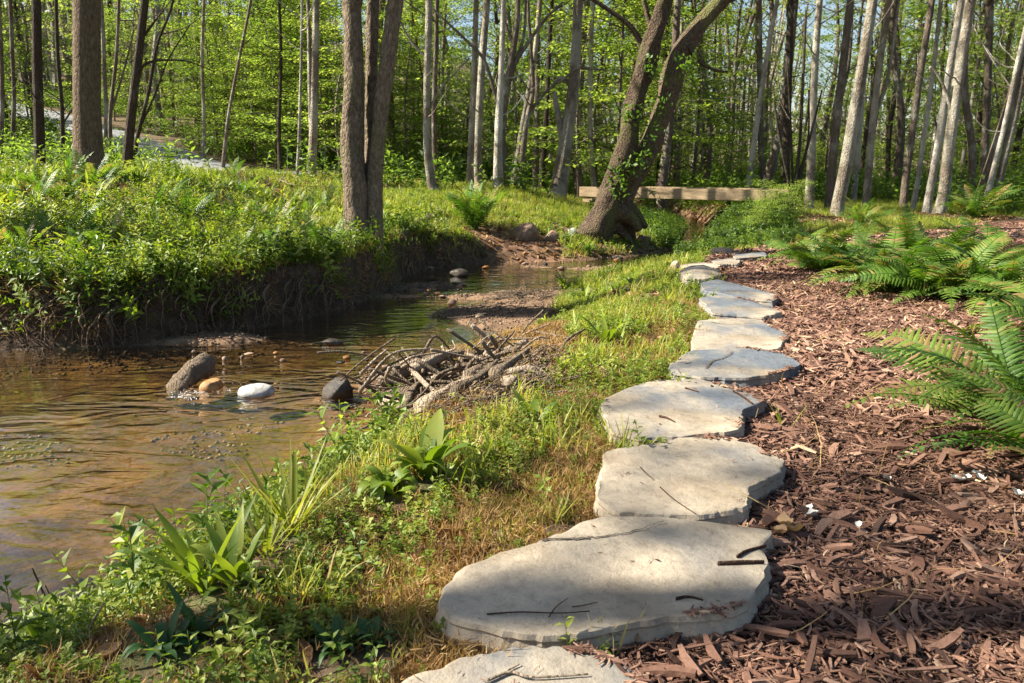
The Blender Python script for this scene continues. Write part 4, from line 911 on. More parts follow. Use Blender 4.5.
litter('bark_chip', [(718,564),(740,563),(764,562)], .016, .010, 'chipwood', 'nearer dark bark strip at the right edge of the largest flagstone', 'bark chip', .35, 3)
litter('bark_chip', [(737,557),(748,551),(766,546)], .014, .008, 'chipwood', 'farther dark bark strip at the right edge of the largest flagstone', 'bark chip', .35, 4)
litter('bark_chip', [(676,599),(689,597),(703,600)], .009, .004, 'chipwood', 'small reddish bark chip on the right front of the largest flagstone', 'bark chip', .35, 5)
litter('bark_chip', [(659,416),(667,418),(675,422)], .010, .005, 'chipwood', 'small dark bark chip on the front of the pale square-ended flagstone', 'bark chip', .35, 6)
litter('bark_chip', [(685,388),(692,390),(699,392)], .010, .006, 'chipwood', 'brown chip at the back of the pale square-ended flagstone', 'bark chip', .35, 7)
litter('bark_chip', [(752,404),(742,396),(733,391)], .012, .008, 'chipwood', 'bark strip at the right corner of the pale square-ended flagstone', 'bark chip', .35, 8)
litter('twig', [(640,467),(647,474),(654,480)], .003, .002, 'chipwood', 'fine twig on the left half of the smooth tan flagstone', 'twig', 1, 9)
litter('twig', [(660,487),(675,500),(696,514)], .003, .002, 'chipwood', 'fine crooked twig running over the front of the smooth tan flagstone', 'twig', 1, 10)
litter('twig', [(488,680),(510,672),(530,677),(560,676),(588,674)], .006, .003, 'driftpale', 'pale knobbly twig lying on the nearest stepping stone', 'twig', 1, 11)
litter('twig', [(500,676),(512,668),(520,664)], .004, .002, 'driftpale', 'short pale side twig on the nearest stepping stone', 'twig', 1, 12)
litter('twig', [(549,617),(556,607),(568,598)], .0025, .0012, 'chipwood', 'thin upright-pointing twig over the front edge of the largest flagstone', 'twig', 1, 13)
# cracks are flat strips; the gap's shadow is put into their dark soil colour
m, nt, out = newmat('fissure_shade'); M['fissure'] = m; pbsdf(nt, out, (.09, .07, .05), .95)
def fissure(parent, pix, wd, seed=0):
    z = parent.location.z; P = spline([np.array(atZ(u, v, z)) for u, v in pix], 40); r = np.random.default_rng(seed)
    P[:, :2] += r.normal(0, .004, (40, 2)); d = np.gradient(P, axis=0); nn = np.stack([-d[:, 1], d[:, 0]], 1); nn /= np.linalg.norm(nn, axis=1)[:, None]
    ww = wd * (0.5 + .8 * np.abs(fbm(np.arange(40) * .4, np.zeros(40), seed, 2)))[:, None] * np.linspace(1, .35, 40)[:, None]
    A = P.copy(); B = P.copy(); A[:, :2] += nn * ww; B[:, :2] -= nn * ww
    V = np.vstack([A, B]) - np.array(parent.location); V[:, 2] = .006
    # follow the stone's small unevenness
    Q = [(k, k + 40, k + 41, k + 1) for k in range(39)]
    build('crack', V, np.array(Q), None, [M['fissure']], parent)
fissure(STONES[1], [(540,541),(570,540),(600,538),(635,532),(664,522)], .006, 1)
fissure(STONES[4], [(706,369),(712,362),(722,359),(733,352)], .012, 2)
fissure(STONES[5], [(708,322),(730,325),(762,322)], .007, 3)

# dead reed stems at lower left, stray stems
for k, (pp, w0, lab) in enumerate([([(60,640,None),(48,605,-.1),(32,568,.05)], .006, 'tallest broken brown reed stem at the lower left water edge'),
                                 ([(66,636,None),(56,610,-.12),(45,585,-.02)], .005, 'second broken brown reed stem leaning beside the tallest one'),
                                 ([(58,656,None),(48,645,-.16),(36,632,-.1)], .012, 'thick pale split cane at the foot of the broken reed stems'),
                                 ([(80,650,None),(90,628,-.1),(104,603,.0)], .004, 'thin pale stem leaning right of the broken reed stems')]):
    u0, v0, _ = pp[0]; p0 = hit(u0, v0); Yb = p0[1]
    P = [p0 - [0, 0, .03]] + [atY(u, v, Yb) for u, v, _ in pp[1:]]
    stick('reed_stem', P, w0, w0 * .6, 'driftpale' if k > 1 else 'drift', lab, 'reed stem', 'dead stems at the lower left', 6, 20 + k, True)

# exposed roots on the left bank
rr_ = np.random.default_rng(9)
for k in range(75):
    u = rr_.uniform(20, 345) if k < 62 else rr_.uniform(385, 425)
    wl = np.interp(u, [q[0] for q in Lpx], [q[1] for q in Lpx]); p = atZ(u, wl, ZW)
    back = .10 + rr_.uniform(0, .08); top = np.array([p[0] - back * .2, p[1] + back, ZW + rr_.uniform(.3, .55)])
    top[2] = min(top[2], tz(top[0], top[1]) + .03)
    n = rr_.integers(3, 5); P = [top]; q = top + [rr_.normal(0, .03), -.15 - rr_.uniform(0, .1), -.06]
    for i_ in range(n): P.append(q.copy()); q = q + [rr_.normal(0, .028), rr_.normal(0, .02), -rr_.uniform(.09, .16)]
    stick('root', P, rr_.uniform(.003, .011) * (2.2 if k % 11 == 0 else 1), .0015, 'root', 'bare root strand dangling from the undercut left bank', 'root', 'roots dangling from the left bank', 5, 30 + k, True)
cr = np.random.default_rng(19); G = Geo()
for k in range(900):
    u = cr.uniform(-60, 420); wl = np.interp(u, [q[0] for q in Lpx], [q[1] for q in Lpx]); p = atZ(u, wl, ZW)
    y_ = p[1] + cr.uniform(-.02, .28); x_ = p[0] + cr.normal(0, .05); z_ = tz(x_, y_) + .015; q = np.array([x_, y_ - .02, z_]); P = [q]
    for i_ in range(3): q = q + [cr.normal(0, .05), -abs(cr.normal(.01, .02)), -cr.uniform(.01, .07)]; P.append(q)
    V, Q, _ = tube(np.array(P), [.004, .003, .002, .001], 3, close=False); G.add(V, Q)
tag(G.build('root_tangle', [M['root']]), 'fine tangled rootlets over the undercut soil of the left bank', kind='stuff')
# fallen limb lying over left bank crest
stick('fallen_branch', [(20,140,None),(60,162,None),(110,190,None)] and [np.array(hit(28,168)) + [0,0,.25], np.array(hit(45,172)) + [0,0,.12], np.array(hit(75,182)) + [0,0,.05]], .02, .008, 'drift', 'thin fallen branch arching over the ferny left bank', 'branch', world=True, seed=70)
stick('fallen_branch', [np.array(hit(278,182)) + [0,0,.05], np.array(hit(300,190)) + [0,0,.06], np.array(hit(342,190)) + [0,0,.06]], .02, .012, 'driftpale', 'pale fallen branch near the crest left of the multi-stemmed tree', 'branch', world=True, seed=71)
stick('fallen_log', [np.array(hit(398,238)) + [0,0,.04], np.array(hit(430,222)) + [0,0,.05], np.array(hit(450,214)) + [0,0,.03]], .09, .05, 'bark_mossy', 'mossy log half buried left of the sunny meadow fern', 'log', world=True, seed=72, k=10)
stick('fallen_log', [np.array(hit(640,240)) + [0,0,.03], np.array(hit(665,246)) + [0,0,.05], np.array(hit(690,252)) + [0,0,.03]], .07, .05, 'bark_mossy', 'mossy log at the mouth of the gully below the leaning tree', 'log', world=True, seed=73, k=10)

# ------------------------------------------------------------------ ferns
def frond(L, npair, Wd, seed, detail=2, droop=.55):
    r = np.random.default_rng(seed); G = Geo()
    t = np.linspace(0, 1, 24); side = r.normal(0, .05)
    P = np.stack([side * t * t * L, L * (t - .10 * t ** 3), L * (.55 * t - droop * t ** 2.2)], 1)
    V, Q, T = tube(P, np.linspace(.0045, .0012, 24), 4); G.add(V, Q, T, tint=.35)
    for k in range(npair):
        f = .10 + .89 * (k + .5) / npair; x = f * 23; i0 = int(min(22, x)); p = P[i0] + (P[i0 + 1] - P[i0]) * (x - i0)
        d = P[min(23, i0 + 1)] - P[i0]; d /= np.linalg.norm(d)
        pl = Wd * math.sin(math.pi * min(1, .16 + f * .80) ** .9) ** .8 * (1.0 if f < .8 else 1 - (f - .8) * 3.2) * r.uniform(.9, 1.08)
        if pl < .006: continue
        if r.random() < .035: continue
        brown = .5 if r.random() < .06 else 0
        for s in (-1, 1):
            right = np.array([s, 0, 0.0]); ax = right * .93 + d * .36 + np.array([0, 0, .10 + r.normal(0, .08)]); ax /= np.linalg.norm(ax)
            wv = L * .80 / npair * .78; dn = np.array([0, 0, -1.0])
            if detail == 2:
                nn = 4; pts = []
                for q in range(nn + 1):
                    g = q / nn; c_ = p + ax * pl * g + dn * pl * .22 * g * g; hw = wv * .5 * (1 - g ** 1.6) ** .8 * (1 + (.22 if q % 2 else -.08)) + .0006
                    pts += [c_ + d * hw + dn * hw * .2, c_, c_ - d * hw + dn * hw * .2]
                V = np.array(pts); Q = []
                for q in range(nn):
                    b = q * 3; Q += [(b, b + 1, b + 4, b + 3), (b + 1, b + 2, b + 5, b + 4)]
                G.add(V, np.array(Q), tint=np.clip(.5 + r.normal(0, .12) + .2 * f + brown, 0, 1.1))
            else:
                m_ = p + ax * pl * .5 + dn * pl * .06; e_ = p + ax * pl + dn * pl * .2
                G.add(np.array([p + d * wv * .35, m_ + d * wv * .45, e_, m_ - d * wv * .45, p - d * wv * .35]), np.array([[0, 1, 3, 4]]), np.array([[1, 2, 3]]), tint=.5 + r.normal(0, .12) + .2 * f)
    return G
FR = [park(frond(.80, 30, .105, 10 + s, 2, (.45, .62, .30, .75)[s]).build('frond', [M['fern']])) for s in range(4)]
FRL = [park(frond(.80, 20, .10, 20 + s, 1, (.45, .62, .30)[s]).build('frond', [M['fern']])) for s in range(3)]
def fern(u, v, size, n, label, src=FR, seed=0, lean=(0, 0), upright=.0, p=None, grp='ferns'):
    r = np.random.default_rng(seed); p = hit(u, v) if p is None else p
    root = empty('fern', (p[0], p[1], p[2] - .02)); 
    if grp == 'ferns' and upright < .3: n = int(n * 1.35)
    for k in range(n):
        o = link_copy(src[k % len(src)], 'frond', root)
        a = k * 2.399 + r.normal(0, .2); inner = k / n
        o.rotation_mode = 'XYZ'; o.rotation_euler = (.12 + upright + inner * .50 + r.normal(0, .1), r.normal(0, .3), a)
        s = size / .8 * r.uniform(.85, 1.3); o.scale = (s, s, s); o.location = (r.normal(0, .03), r.normal(0, .03), 0)
    return tag(root, label, 'fern', grp)
fern(1042, 440, .80, 28, 'dark glossy fern closest to the viewer at the right edge', seed=1)
fern(1110, 500, .7, 20, 'fern mostly beyond the right edge, just below the dark glossy one', seed=21)
fern(1060, 345, .75, 22, 'shaded fern reaching in from the right edge behind the closest one', seed=2)
fern(945, 300, .85, 34, 'large spreading sunlit fern in the middle of the mulch bed', seed=3)
fern(885, 294, .80, 32, 'large sunlit fern forming the left end of the big fern bank', seed=4)
fern(1008, 305, .80, 30, 'sunlit fern at the right end of the big fern bank', seed=5)
fern(915, 280, .8, 28, 'fern at the back of the big fern bank with upright fronds', seed=6, upright=.25)
fern(985, 282, .75, 26, 'rear right fern of the big fern bank under the mulch mound', seed=16, upright=.1)
fern(820, 272, .72, 30, 'first fern beside the far end of the stepping stone path', seed=7)
fern(802, 260, .62, 20, 'smaller fern tucked behind the first fern beside the path', FRL, seed=8)
fern(852, 270, .70, 24, 'fern between the first path fern and the big fern bank', FRL, seed=18)
fern(975, 218, 1.0, 24, 'yellow-green fern growing on the rise in front of the white pair of trunks', FRL, seed=9, upright=.15)
fern(862, 226, .7, 14, 'small distant fern behind the pale flat slab', FRL, seed=19, upright=.2)
fern(1018, 300, .5, 12, 'little fern at the right edge between the two larger ones', seed=22)
fern(476, 230, .80, 40, 'sunny upright fern in the meadow across the creek', FRL, seed=10, upright=.55)
fern(478, 226, .85, 20, 'taller fronds crowning the sunny meadow fern from behind', FRL, seed=11, upright=.6)
fr2 = np.random.default_rng(12)
for k in range(34):
    u, v = fr2.uniform(5, 345), fr2.uniform(168, 262); 
    fern(u, v, fr2.uniform(.32, .55), 9, 'small bright fern among the leafy plants on the left bank', FRL, 50 + k, upright=.35, grp='small ferns on the left bank')

# ------------------------------------------------------------------ broad-leaved plants by the water
def blade(L, Wd, arch, r, n=7, fold=.25, twist=0.):
    t = np.linspace(0, 1, n); hw = Wd / 2 * np.sin(np.pi * np.clip(t ** .8 * .95 + .04, 0, 1)) ** 1.0
    y = L * (t - .25 * arch * t ** 2); z = L * (.9 * t - arch * t ** 2)
    Cn = np.stack([0 * t, y * .55, z], 1); R_ = Cn + np.stack([hw, 0 * t, hw * fold], 1); L_ = Cn + np.stack([-hw, 0 * t, hw * fold], 1)
    V = np.stack([L_, Cn, R_], 1).reshape(-1, 3); Q = []
    for k in range(n - 1): b = k * 3; Q += [(b, b + 1, b + 4, b + 3), (b + 1, b + 2, b + 5, b + 4)]
    return V, np.array(Q)
CLEAR = []
def broad_plant(name, u, v, n, L, Wd, label, seed, mat='herb', grp='broad-leaved plants on the near bank', arch=(.3, .9), p=None):
    r = np.random.default_rng(seed); p = hit(u, v) if p is None else p; CLEAR.append((p[0], p[1])); root = empty(name, (p[0], p[1], p[2] - .01))
    for k in range(n):
        V, Q = blade(1.35 * L * r.uniform(.7, 1.1), 1.15 * Wd * r.uniform(.8, 1.15), r.uniform(*arch), r)
        o = build('leaf', V, Q, None, [M[mat]], root, np.full(len(V), r.uniform(.45, .95)), smooth_=True)
        o.rotation_euler = (r.normal(0, .12), r.normal(0, .1), k * 2.4 + r.normal(0, .3)); o.location = (r.normal(0, .01), r.normal(0, .01), 0)
    return tag(root, label, 'plant', grp)
broad_plant('leafy_plant', 426, 478, 15, .34, .060, 'bright broad-leaved plant at the water edge below the driftwood pile', 1)
broad_plant('leafy_plant', 388, 494, 12, .24, .055, 'low broad-leaved plant leaning over the water left of the taller bright one', 2, arch=(.7, 1.2))
broad_plant('leafy_plant', 448, 470, 5, .17, .05, 'darker broad-leaved plant close right of the tall bright one', 3, arch=(.6, 1.1))
broad_plant('leafy_plant', 605, 345, 9, .30, .04, 'broad strappy plant in the dip left of the cracked grey flagstone', 4)
broad_plant('leafy_plant', 535, 425, 7, .20, .035, 'strappy green plant right of the driftwood pile', 5)
broad_plant('leafy_plant', 633, 290, 9, .26, .04, 'strappy plant on the green hump left of the rounded stepping stone', 6)
broad_plant('leafy_plant', 565, 290, 12, .32, .035, 'clump of pale strappy leaves at the far green hump by the sandy bar', 7, arch=(.2, .7))
broad_plant('leafy_plant', 585, 300, 10, .30, .035, 'second clump of pale strappy leaves on the far green hump', 8, arch=(.2, .7))
broad_plant('grass_clump', 292, 535, 26, .30, .011, 'tall bright grass clump on the near water edge', 9, 'grass', 'grass clumps on the near bank', (.05, .4))
broad_plant('grass_clump', 268, 556, 22, .25, .011, 'shorter grass clump close left of the tallest one', 10, 'grass', 'grass clumps on the near bank', (.1, .6))
broad_plant('leafy_plant', 207, 592, 20, .27, .026, 'upright narrow-leaved plant left of the tall grass clump', 11, arch=(.15, .7))
broad_plant('leafy_plant', 236, 590, 18, .25, .026, 'narrow-leaved plant between the upright one and the grass clumps', 12, arch=(.2, .8))
broad_plant('leafy_plant', 165, 655, 18, 0.16000000000000003, .020, 'dark leafy plant at the lower left in front of the upright one', 13, 'darkherb', arch=(.3, 1.))
broad_plant('leafy_plant', 200, 640, 18, 0.16000000000000003, .020, 'second dark leafy plant at the lower left', 14, 'darkherb', arch=(.3, 1.))
broad_plant('leafy_plant', 15, 690, 8, .16, .045, 'leafy plant in the bottom left corner', 15, arch=(.3, .9), p=np.array([*atZ(20, 700, -.33)]))
broad_plant('leafy_plant', 340, 655, 18, 0.12, .020, 'dark blue-green plant left of the largest flagstone', 16, 'darkherb', arch=(.3, .9))
broad_plant('leafy_plant', 375, 648, 18, 0.12, .020, 'dark blue-green plant nearest to the left corner of the largest flagstone', 17, 'darkherb', arch=(.3, .9))
broad_plant('grass_clump', 555, 525, 16, .12, .007, 'small dark grass tuft beside the smooth tan flagstone', 18, 'grass', 'grass clumps on the near bank', (.05, .5))
broad_plant('grass_clump', 786, 432, 4, .14, .007, 'few green blades sprouting from the mulch beside the path', 19, 'grass', 'grass clumps on the near bank', (.05, .3))
broad_plant('leafy_plant', 95, 205, 10, .55, .05, 'tall strappy yellow-green plant standing on the left bank', 20, arch=(.3, 1.0), grp='broad-leaved plants on the left bank')
broad_plant('leafy_plant', 90, 262, 10, .50, .04, 'arching strappy plant on the left bank below the thick brown trunk', 21, arch=(.5, 1.1), grp='broad-leaved plants on the left bank')

# leafy herb plants (leafy stems) at lower left
def herb_tmpl(seed, H=.22, nl=9, leaf=.05, wd=.45, stem=.0022):
    r = np.random.default_rng(seed); G = Geo(); lean = r.normal(0, .12, 2)
    P = np.stack([np.linspace(0, 1, 5) ** 1.5 * lean[0] * H, np.linspace(0, 1, 5) ** 1.5 * lean[1] * H, np.linspace(0, H, 5)], 1)
    V, Q, _ = tube(P, np.linspace(stem, stem * .5, 5), 3, close=False); G.add(V, Q, tint=.35)
    for k in range(nl):
        f = .2 + .8 * k / nl; p = np.array([np.interp(f * H, P[:, 2], P[:, 0]), np.interp(f * H, P[:, 2], P[:, 1]), f * H])
        a = k * 2.4 + r.normal(0, .3); ln = leaf * r.uniform(.7, 1.2) * (1.15 - .4 * f); w_ = ln * wd
        V = np.array([[0, 0, 0], [w_ / 2, ln * .45, ln * .10], [0, ln, -ln * .12], [-w_ / 2, ln * .45, ln * .10], [0, ln * .45, 0]])
        el = r.uniform(.0, .7); Rx = np.array([[1, 0, 0], [0, math.cos(el), -math.sin(el)], [0, math.sin(el), math.cos(el)]]); Rz = np.array([[math.cos(a), -math.sin(a), 0], [math.sin(a), math.cos(a), 0], [0, 0, 1]])
        G.add((V @ Rx.T) @ Rz.T + p, np.array([[0, 4, 2, 3], [0, 1, 2, 4]]), tint=.5 + r.normal(0, .15))
    return G.arrays()
def tuft_tmpl(seed, n=9, H=.12, wd=.005, spread=.03, arch=.5):
    r = np.random.default_rng(seed); G = Geo()
    for k in range(n):
        a = r.uniform(0, 6.3); L_ = H * r.uniform(.5, 1.1); b = r.uniform(.1, arch); o_ = np.array([r.normal(0, spread), r.normal(0, spread), 0])
        d = np.array([math.cos(a), math.sin(a), 0]); s = np.array([-math.sin(a), math.cos(a), 0]); pts = []
        for t, w_ in ((0, 1), (.4, .9), (.75, .6)):
            c_ = o_ + d * L_ * b * t ** 1.6 + [0, 0, L_ * t * (1 - .35 * b * t)]; pts += [c_ + s * wd * w_ / 2, c_ - s * wd * w_ / 2]
        pts.append(o_ + d * L_ * b + [0, 0, L_ * (1 - .4 * b)])
        G.add(np.array(pts), np.array([[0, 1, 3, 2], [2, 3, 5, 4]]), np.array([[4, 5, 6]]), tint=.5 + r.normal(0, .12))
    return G.arrays()
HERB = [herb_tmpl(s, H=.20 + .04 * (s % 3), nl=9 + s % 4, leaf=.06) for s in range(5)]
LOW = [herb_tmpl(20 + s, H=.07, nl=9, leaf=.026, wd=.75, stem=.001) for s in range(4)]
TUFT = [tuft_tmpl(30 + s, 10, .13, .0055, .03, .6 + .1 * s) for s in range(4)]
TINY = [tuft_tmpl(40 + s, 12, .05, .0028, .03, .9) for s in range(3)]
SPRIG = [herb_tmpl(50 + s, H=.30 + .05 * s, nl=12, leaf=.085, wd=.42) for s in range(3)]

BLK = [np.array([(q.co.x + o.location.x, q.co.y + o.location.y) for q in o.data.vertices][128 * 5:128 * 6]) for o in STONES]
def on_stone(x, y, grow=0.0):
    r_ = np.zeros(np.shape(x), bool)
    for B in BLK:
        c = B.mean(0); r_ |= inpoly(x, y, [tuple(c + (q - c) * (1 + grow)) for q in B])
    return r_
def field(tmpls, n, bounds, mask, r, scale=(.7, 1.3), tint=(.2, .9), tilt=.2, falloff=None, name='', mats=None, label='', patch=2.0, zoff=0., seed=0, tv=.4, cat=None):
    x0, x1, y0, y1 = bounds; x = r.uniform(x0, x1, n); y = r.uniform(y0, y1, n)
    k = (np.abs(x) < y * .80 + .8)
    x, y = x[k], y[k]; dl_, dr_ = seg_dist(x, y, LW), seg_dist(x, y, RW); ins_ = inpoly(x, y, CREEK)
    pn = fbm(x * patch, y * patch, seed, 3)
    k = mask(x, y, dl_, dr_, ins_, pn); x, y, pn = x[k], y[k], pn[k]
    P = np.stack([x, y, terrain(x, y) + zoff], 1); G = Geo(); w_ = r.integers(0, len(tmpls), len(x))
    tt = np.clip(r.uniform(tint[0], tint[1], len(x)) + pn * .35, 0, 1.1)
    for i_, t_ in enumerate(tmpls):
        q = w_ == i_; G.scatter(t_, P[q], rots(q.sum(), tilt, scale, r), tt[q], tv)
    o = G.build(name, mats); tag(o, label, kind='stuff'); print(name, len(x), len(o.data.polygons)); return o
R_ = lambda s: np.random.default_rng(s)
mulch_in = lambda x, y: inpoly(x, y, MULCH)
deb_in = lambda x, y: inpoly(x, y, DEB)
dry_in = lambda x, y: inpoly(x, y, DRY)
BARE = hit(515, 243)
bare = lambda x, y: ((x - BARE[0]) / .9) ** 2 + ((y - BARE[1]) / .8) ** 2 < 1
rnd = lambda x: rng.uniform(0, 1, len(x))
# left bank: leafy herbs
field(HERB + SPRIG, 90000, (-9, 3.0, 6.8, 17), lambda x, y, dl, dr, i, p: (~i) & (dl < dr) & (dl > .20) & (dl < 6.5) & (p > .02) & (rnd(x) < (.22 * smooth(17, 10, y) + .05) * (1 - .6 * smooth(-2, -.5, x))) & ~bare(x, y), R_(1), (.4, 1.15), (.0, 1.0), .4, name='bank_herbs', mats=[M['herb']], label='lush leafy herbs covering the left bank', patch=1.1, seed=5)
field(LOW, 60000, (-9, 3.4, 6.8, 20), lambda x, y, dl, dr, i, p: (~i) & (dl < dr) & (dl > .20) & (dl < 8) & (p > -.05) & (rnd(x) < .40) & ~bare(x, y), R_(2), (.9, 2.2), (.3, 1.0), .25, name='bank_ground_cover', mats=[M['herb']], label='low round-leaved ground cover on the left bank', patch=2, seed=6)
field(TUFT, 46000, (-14, 6, 7.5, 26), lambda x, y, dl, dr, i, p: (~i) & (dl < dr) & (dl > .12) & (p > -.3) & (rnd(x) < .5 * smooth(-4.5, -1.5, x) + .08) & ~bare(x, y), R_(3), (.8, 1.9), (.35, .85), .2, name='meadow_grass', mats=[M['grass']], label='sunlit grass of the meadow across the creek', patch=1.2, seed=7)
# hanging fringe on the undercut lip
field(HERB + SPRIG, 60000, (-7.5, 1.0, 6.5, 13), lambda x, y, dl, dr, i, p: (~i) & (dl < dr) & (dl > .05) & (dl < .45) & (p > .10 - .9 * smooth(.1, .28, dl)) & (rnd(x) < .40), R_(4), (.6, 1.4), (.1, .8), .6, name='bank_lip_plants', mats=[M['herb']], label='leafy plants overhanging the undercut lip of the left bank', patch=2, seed=8)
field([tuft_tmpl(70 + s, 8, .22, .004, .04, 1.6) for s in range(3)], 24000, (-7.5, 1.0, 6.5, 13), lambda x, y, dl, dr, i, p: (~i) & (dl < dr) & (dl > .04) & (dl < .3) & (p > -.1) & (rnd(x) < .55), R_(5), (.6, 1.3), (.2, .8), .9, name='dry_bank_fringe', mats=[M['drygrass']], label='dry brown grass and rootlets hanging off the left bank lip', patch=2, seed=9)
# near bank
def clear_(x, y):
    r_ = np.ones(np.shape(x), bool)
    for a_, b_ in CLEAR: r_ &= (x - a_) ** 2 + (y - .05 - b_ + .12) ** 2 > .09 ** 2
    return r_
gz = lambda x, y, dl, dr, i: clear_(x, y) & (~i) & (dr < dl) & (~mulch_in(x, y)) & (~on_stone(x, y)) & (y < 14) & (x < 5)
field(LOW, 120000, (-2.5, 4.5, 1.2, 14), lambda x, y, dl, dr, i, p: gz(x, y, dl, dr, i) & (dr > .02) & (rnd(x) < np.where(dry_in(x, y), .10, np.where(deb_in(x, y), .05, .85))) & (p > -.12), R_(6), (.5, 1.1), (.35, 1.0), .3, name='near_ground_cover', mats=[M['herb']], label='bright low ground cover on the near bank beside the path', patch=2.5, seed=10)
field(TUFT, 34000, (-2.5, 4.5, 1.2, 14), lambda x, y, dl, dr, i, p: gz(x, y, dl, dr, i) & (~deb_in(x, y)) & (rnd(x) < np.where(dry_in(x, y), .04, .8)) & (p > .22), R_(7), (.4, 1.5), (.4, .85), .25, name='near_grass', mats=[M['grass']], label='fresh green grass on the near bank between creek and path', patch=2.0, seed=11)
field(HERB, 20000, (-2.5, 4.5, 1.2, 14), lambda x, y, dl, dr, i, p: gz(x, y, dl, dr, i) & (~deb_in(x, y)) & (rnd(x) < np.where(dry_in(x, y), .02, .9)) & (p > .08), R_(8), (.3, .75), (.3, .9), .25, name='near_herbs', mats=[M['herb']], label='leafy herbs on the near bank beside the creek', patch=1.8, seed=12)
field(HERB, 9000, (-2.4, .2, 1.3, 3.6), lambda x, y, dl, dr, i, p: gz(x, y, dl, dr, i) & (dr < .55) & (rnd(x) < .45), R_(18), (.4, .9), (.2, .95), .3, name='water_edge_herbs', mats=[M['herb']], label='dense leafy herbs along the near water edge at lower left', patch=1.8, seed=12)
def lance_tmpl(seed, n=7, L=.16, Wd=.016):
    r = np.random.default_rng(seed); G = Geo()
    for k in range(n):
        V, Q = blade(L * r.uniform(.6, 1.1), Wd * r.uniform(.8, 1.2), r.uniform(.2, .9), r, 5); a = k * 2.4 + r.normal(0, .3); c, s_ = math.cos(a), math.sin(a)
        V = V @ np.array([[c, s_, 0], [-s_, c, 0], [0, 0, 1]]) + [0, 0, .3 * L * k / n]; G.add(V, Q, tint=.5 + r.normal(0, .15))
    return G.arrays()
LANCE = [lance_tmpl(s) for s in range(4)]
field(LANCE + SPRIG[:1], 5000, (-2.4, .3, 1.3, 3.9), lambda x, y, dl, dr, i, p: gz(x, y, dl, dr, i) & (dr < .50) & (~dry_in(x, y)) & (p > -.2) & (rnd(x) < .55), R_(41), (.5, 1.25), (.3, 1.0), .25, name='lance_leaved_plants', mats=[M['herb']], label='upright lance-leaved plants crowding the near water edge', patch=2.2, seed=42)
field(LANCE, 9000, (-9, 2, 6.8, 15), lambda x, y, dl, dr, i, p: (~i) & (dl < dr) & (dl > .1) & (dl < 6) & (p > .12) & (rnd(x) < .3) & ~bare(x, y), R_(45), (1.2, 2.4), (.1, 1.0), .35, name='bank_lance_plants', mats=[M['herb']], label='taller lance-leaved plants in patches on the left bank', patch=1.3, seed=46)
field(LANCE, 2600, (-.6, 3.4, 4.5, 13), lambda x, y, dl, dr, i, p: gz(x, y, dl, dr, i) & (~deb_in(x, y)) & (p > .05) & (rnd(x) < .8), R_(43), (.6, 1.3), (.4, 1.0), .25, name='strappy_plants', mats=[M['herb']], label='scattered strappy plants on the green hump beside the path', patch=1.5, seed=44)
field(TINY, 90000, (-1.6, 1.6, 1.0, 7), lambda x, y, dl, dr, i, p: gz(x, y, dl, dr, i) & (dr > .1) & (rnd(x) < np.where(dry_in(x, y), .6, .22)), R_(9), (.6, 1.3), (.1, .9), .5, name='dry_moss_grass', mats=[M['drygrass']], label='dry orange-brown matted moss and grass left of the flagstones', patch=2.5, seed=13)
field(TINY, 30000, (-1.6, 1.6, 1.0, 7), lambda x, y, dl, dr, i, p: gz(x, y, dl, dr, i) & dry_in(x, y) & (p > .0), R_(10), (.6, 1.1), (.3, .9), .4, name='moss_tufts', mats=[M['grass']], label='small green moss tufts among the dry litter left of the flagstones', patch=2.5, seed=14)
# curled dead leaves
def dleaf(seed, L=.045):
    r = np.random.default_rng(seed); V = []; n = 5
    for a_ in range(n):
        t = a_ / (n - 1); wd = L * .30 * math.sin(math.pi * (t * .9 + .07)) * r.uniform(.8, 1.2)
        for s in (-1, -.4, .4, 1): V.append((s * wd, L * (t - .5), abs(s) ** 2 * wd * r.uniform(.2, .9) + L * .25 * (t - .5) ** 2 * 2))
    Q = [(i_ * 4 + j_, i_ * 4 + j_ + 1, i_ * 4 + j_ + 5, i_ * 4 + j_ + 4) for i_ in range(n - 1) for j_ in range(3)]
    G = Geo(); G.add(np.array(V), np.array(Q)); return G.arrays()
DL = [dleaf(s) for s in range(5)]
field(DL, 30000, (-2.2, 4, 1.0, 9), lambda x, y, dl, dr, i, p: gz(x, y, dl, dr, i) & (dr > .08) & (rnd(x) < np.where(dry_in(x, y) | deb_in(x, y), .75, .30)), R_(11), (.5, 1.9), (.0, .8), .6, name='dead_leaves', mats=[M['dryleaf']], label='curled brown dead leaves on the near bank', patch=3, seed=15, zoff=.008)
field(DL, 90000, (-14, 12, 6.5, 26), lambda x, y, dl, dr, i, p: (~i) & (dl > .10) & (((dl < dr)) | ((~mulch_in(x, y)) & (x > 2.5))) & (rnd(x) < .4), R_(12), (1.2, 2.6), (.1, 1.0), .5, name='woodland_litter', mats=[M['dryleaf']], label='dead leaf litter on the woodland floor', patch=1, seed=16, zoff=.01)
field(DL, 9000, (.3, 9, 1.2, 12), lambda x, y, dl, dr, i, p: mulch_in(x, y) & (~on_stone(x, y)) & (p > .05) & (rnd(x) < .5), R_(61), (.3, 1.0), (.1, 1.0), .6, name='mulch_leaf_litter', mats=[M['dryleaf']], label='small dead leaves scattered in patches over the mulch', patch=.9, seed=62, zoff=.035)
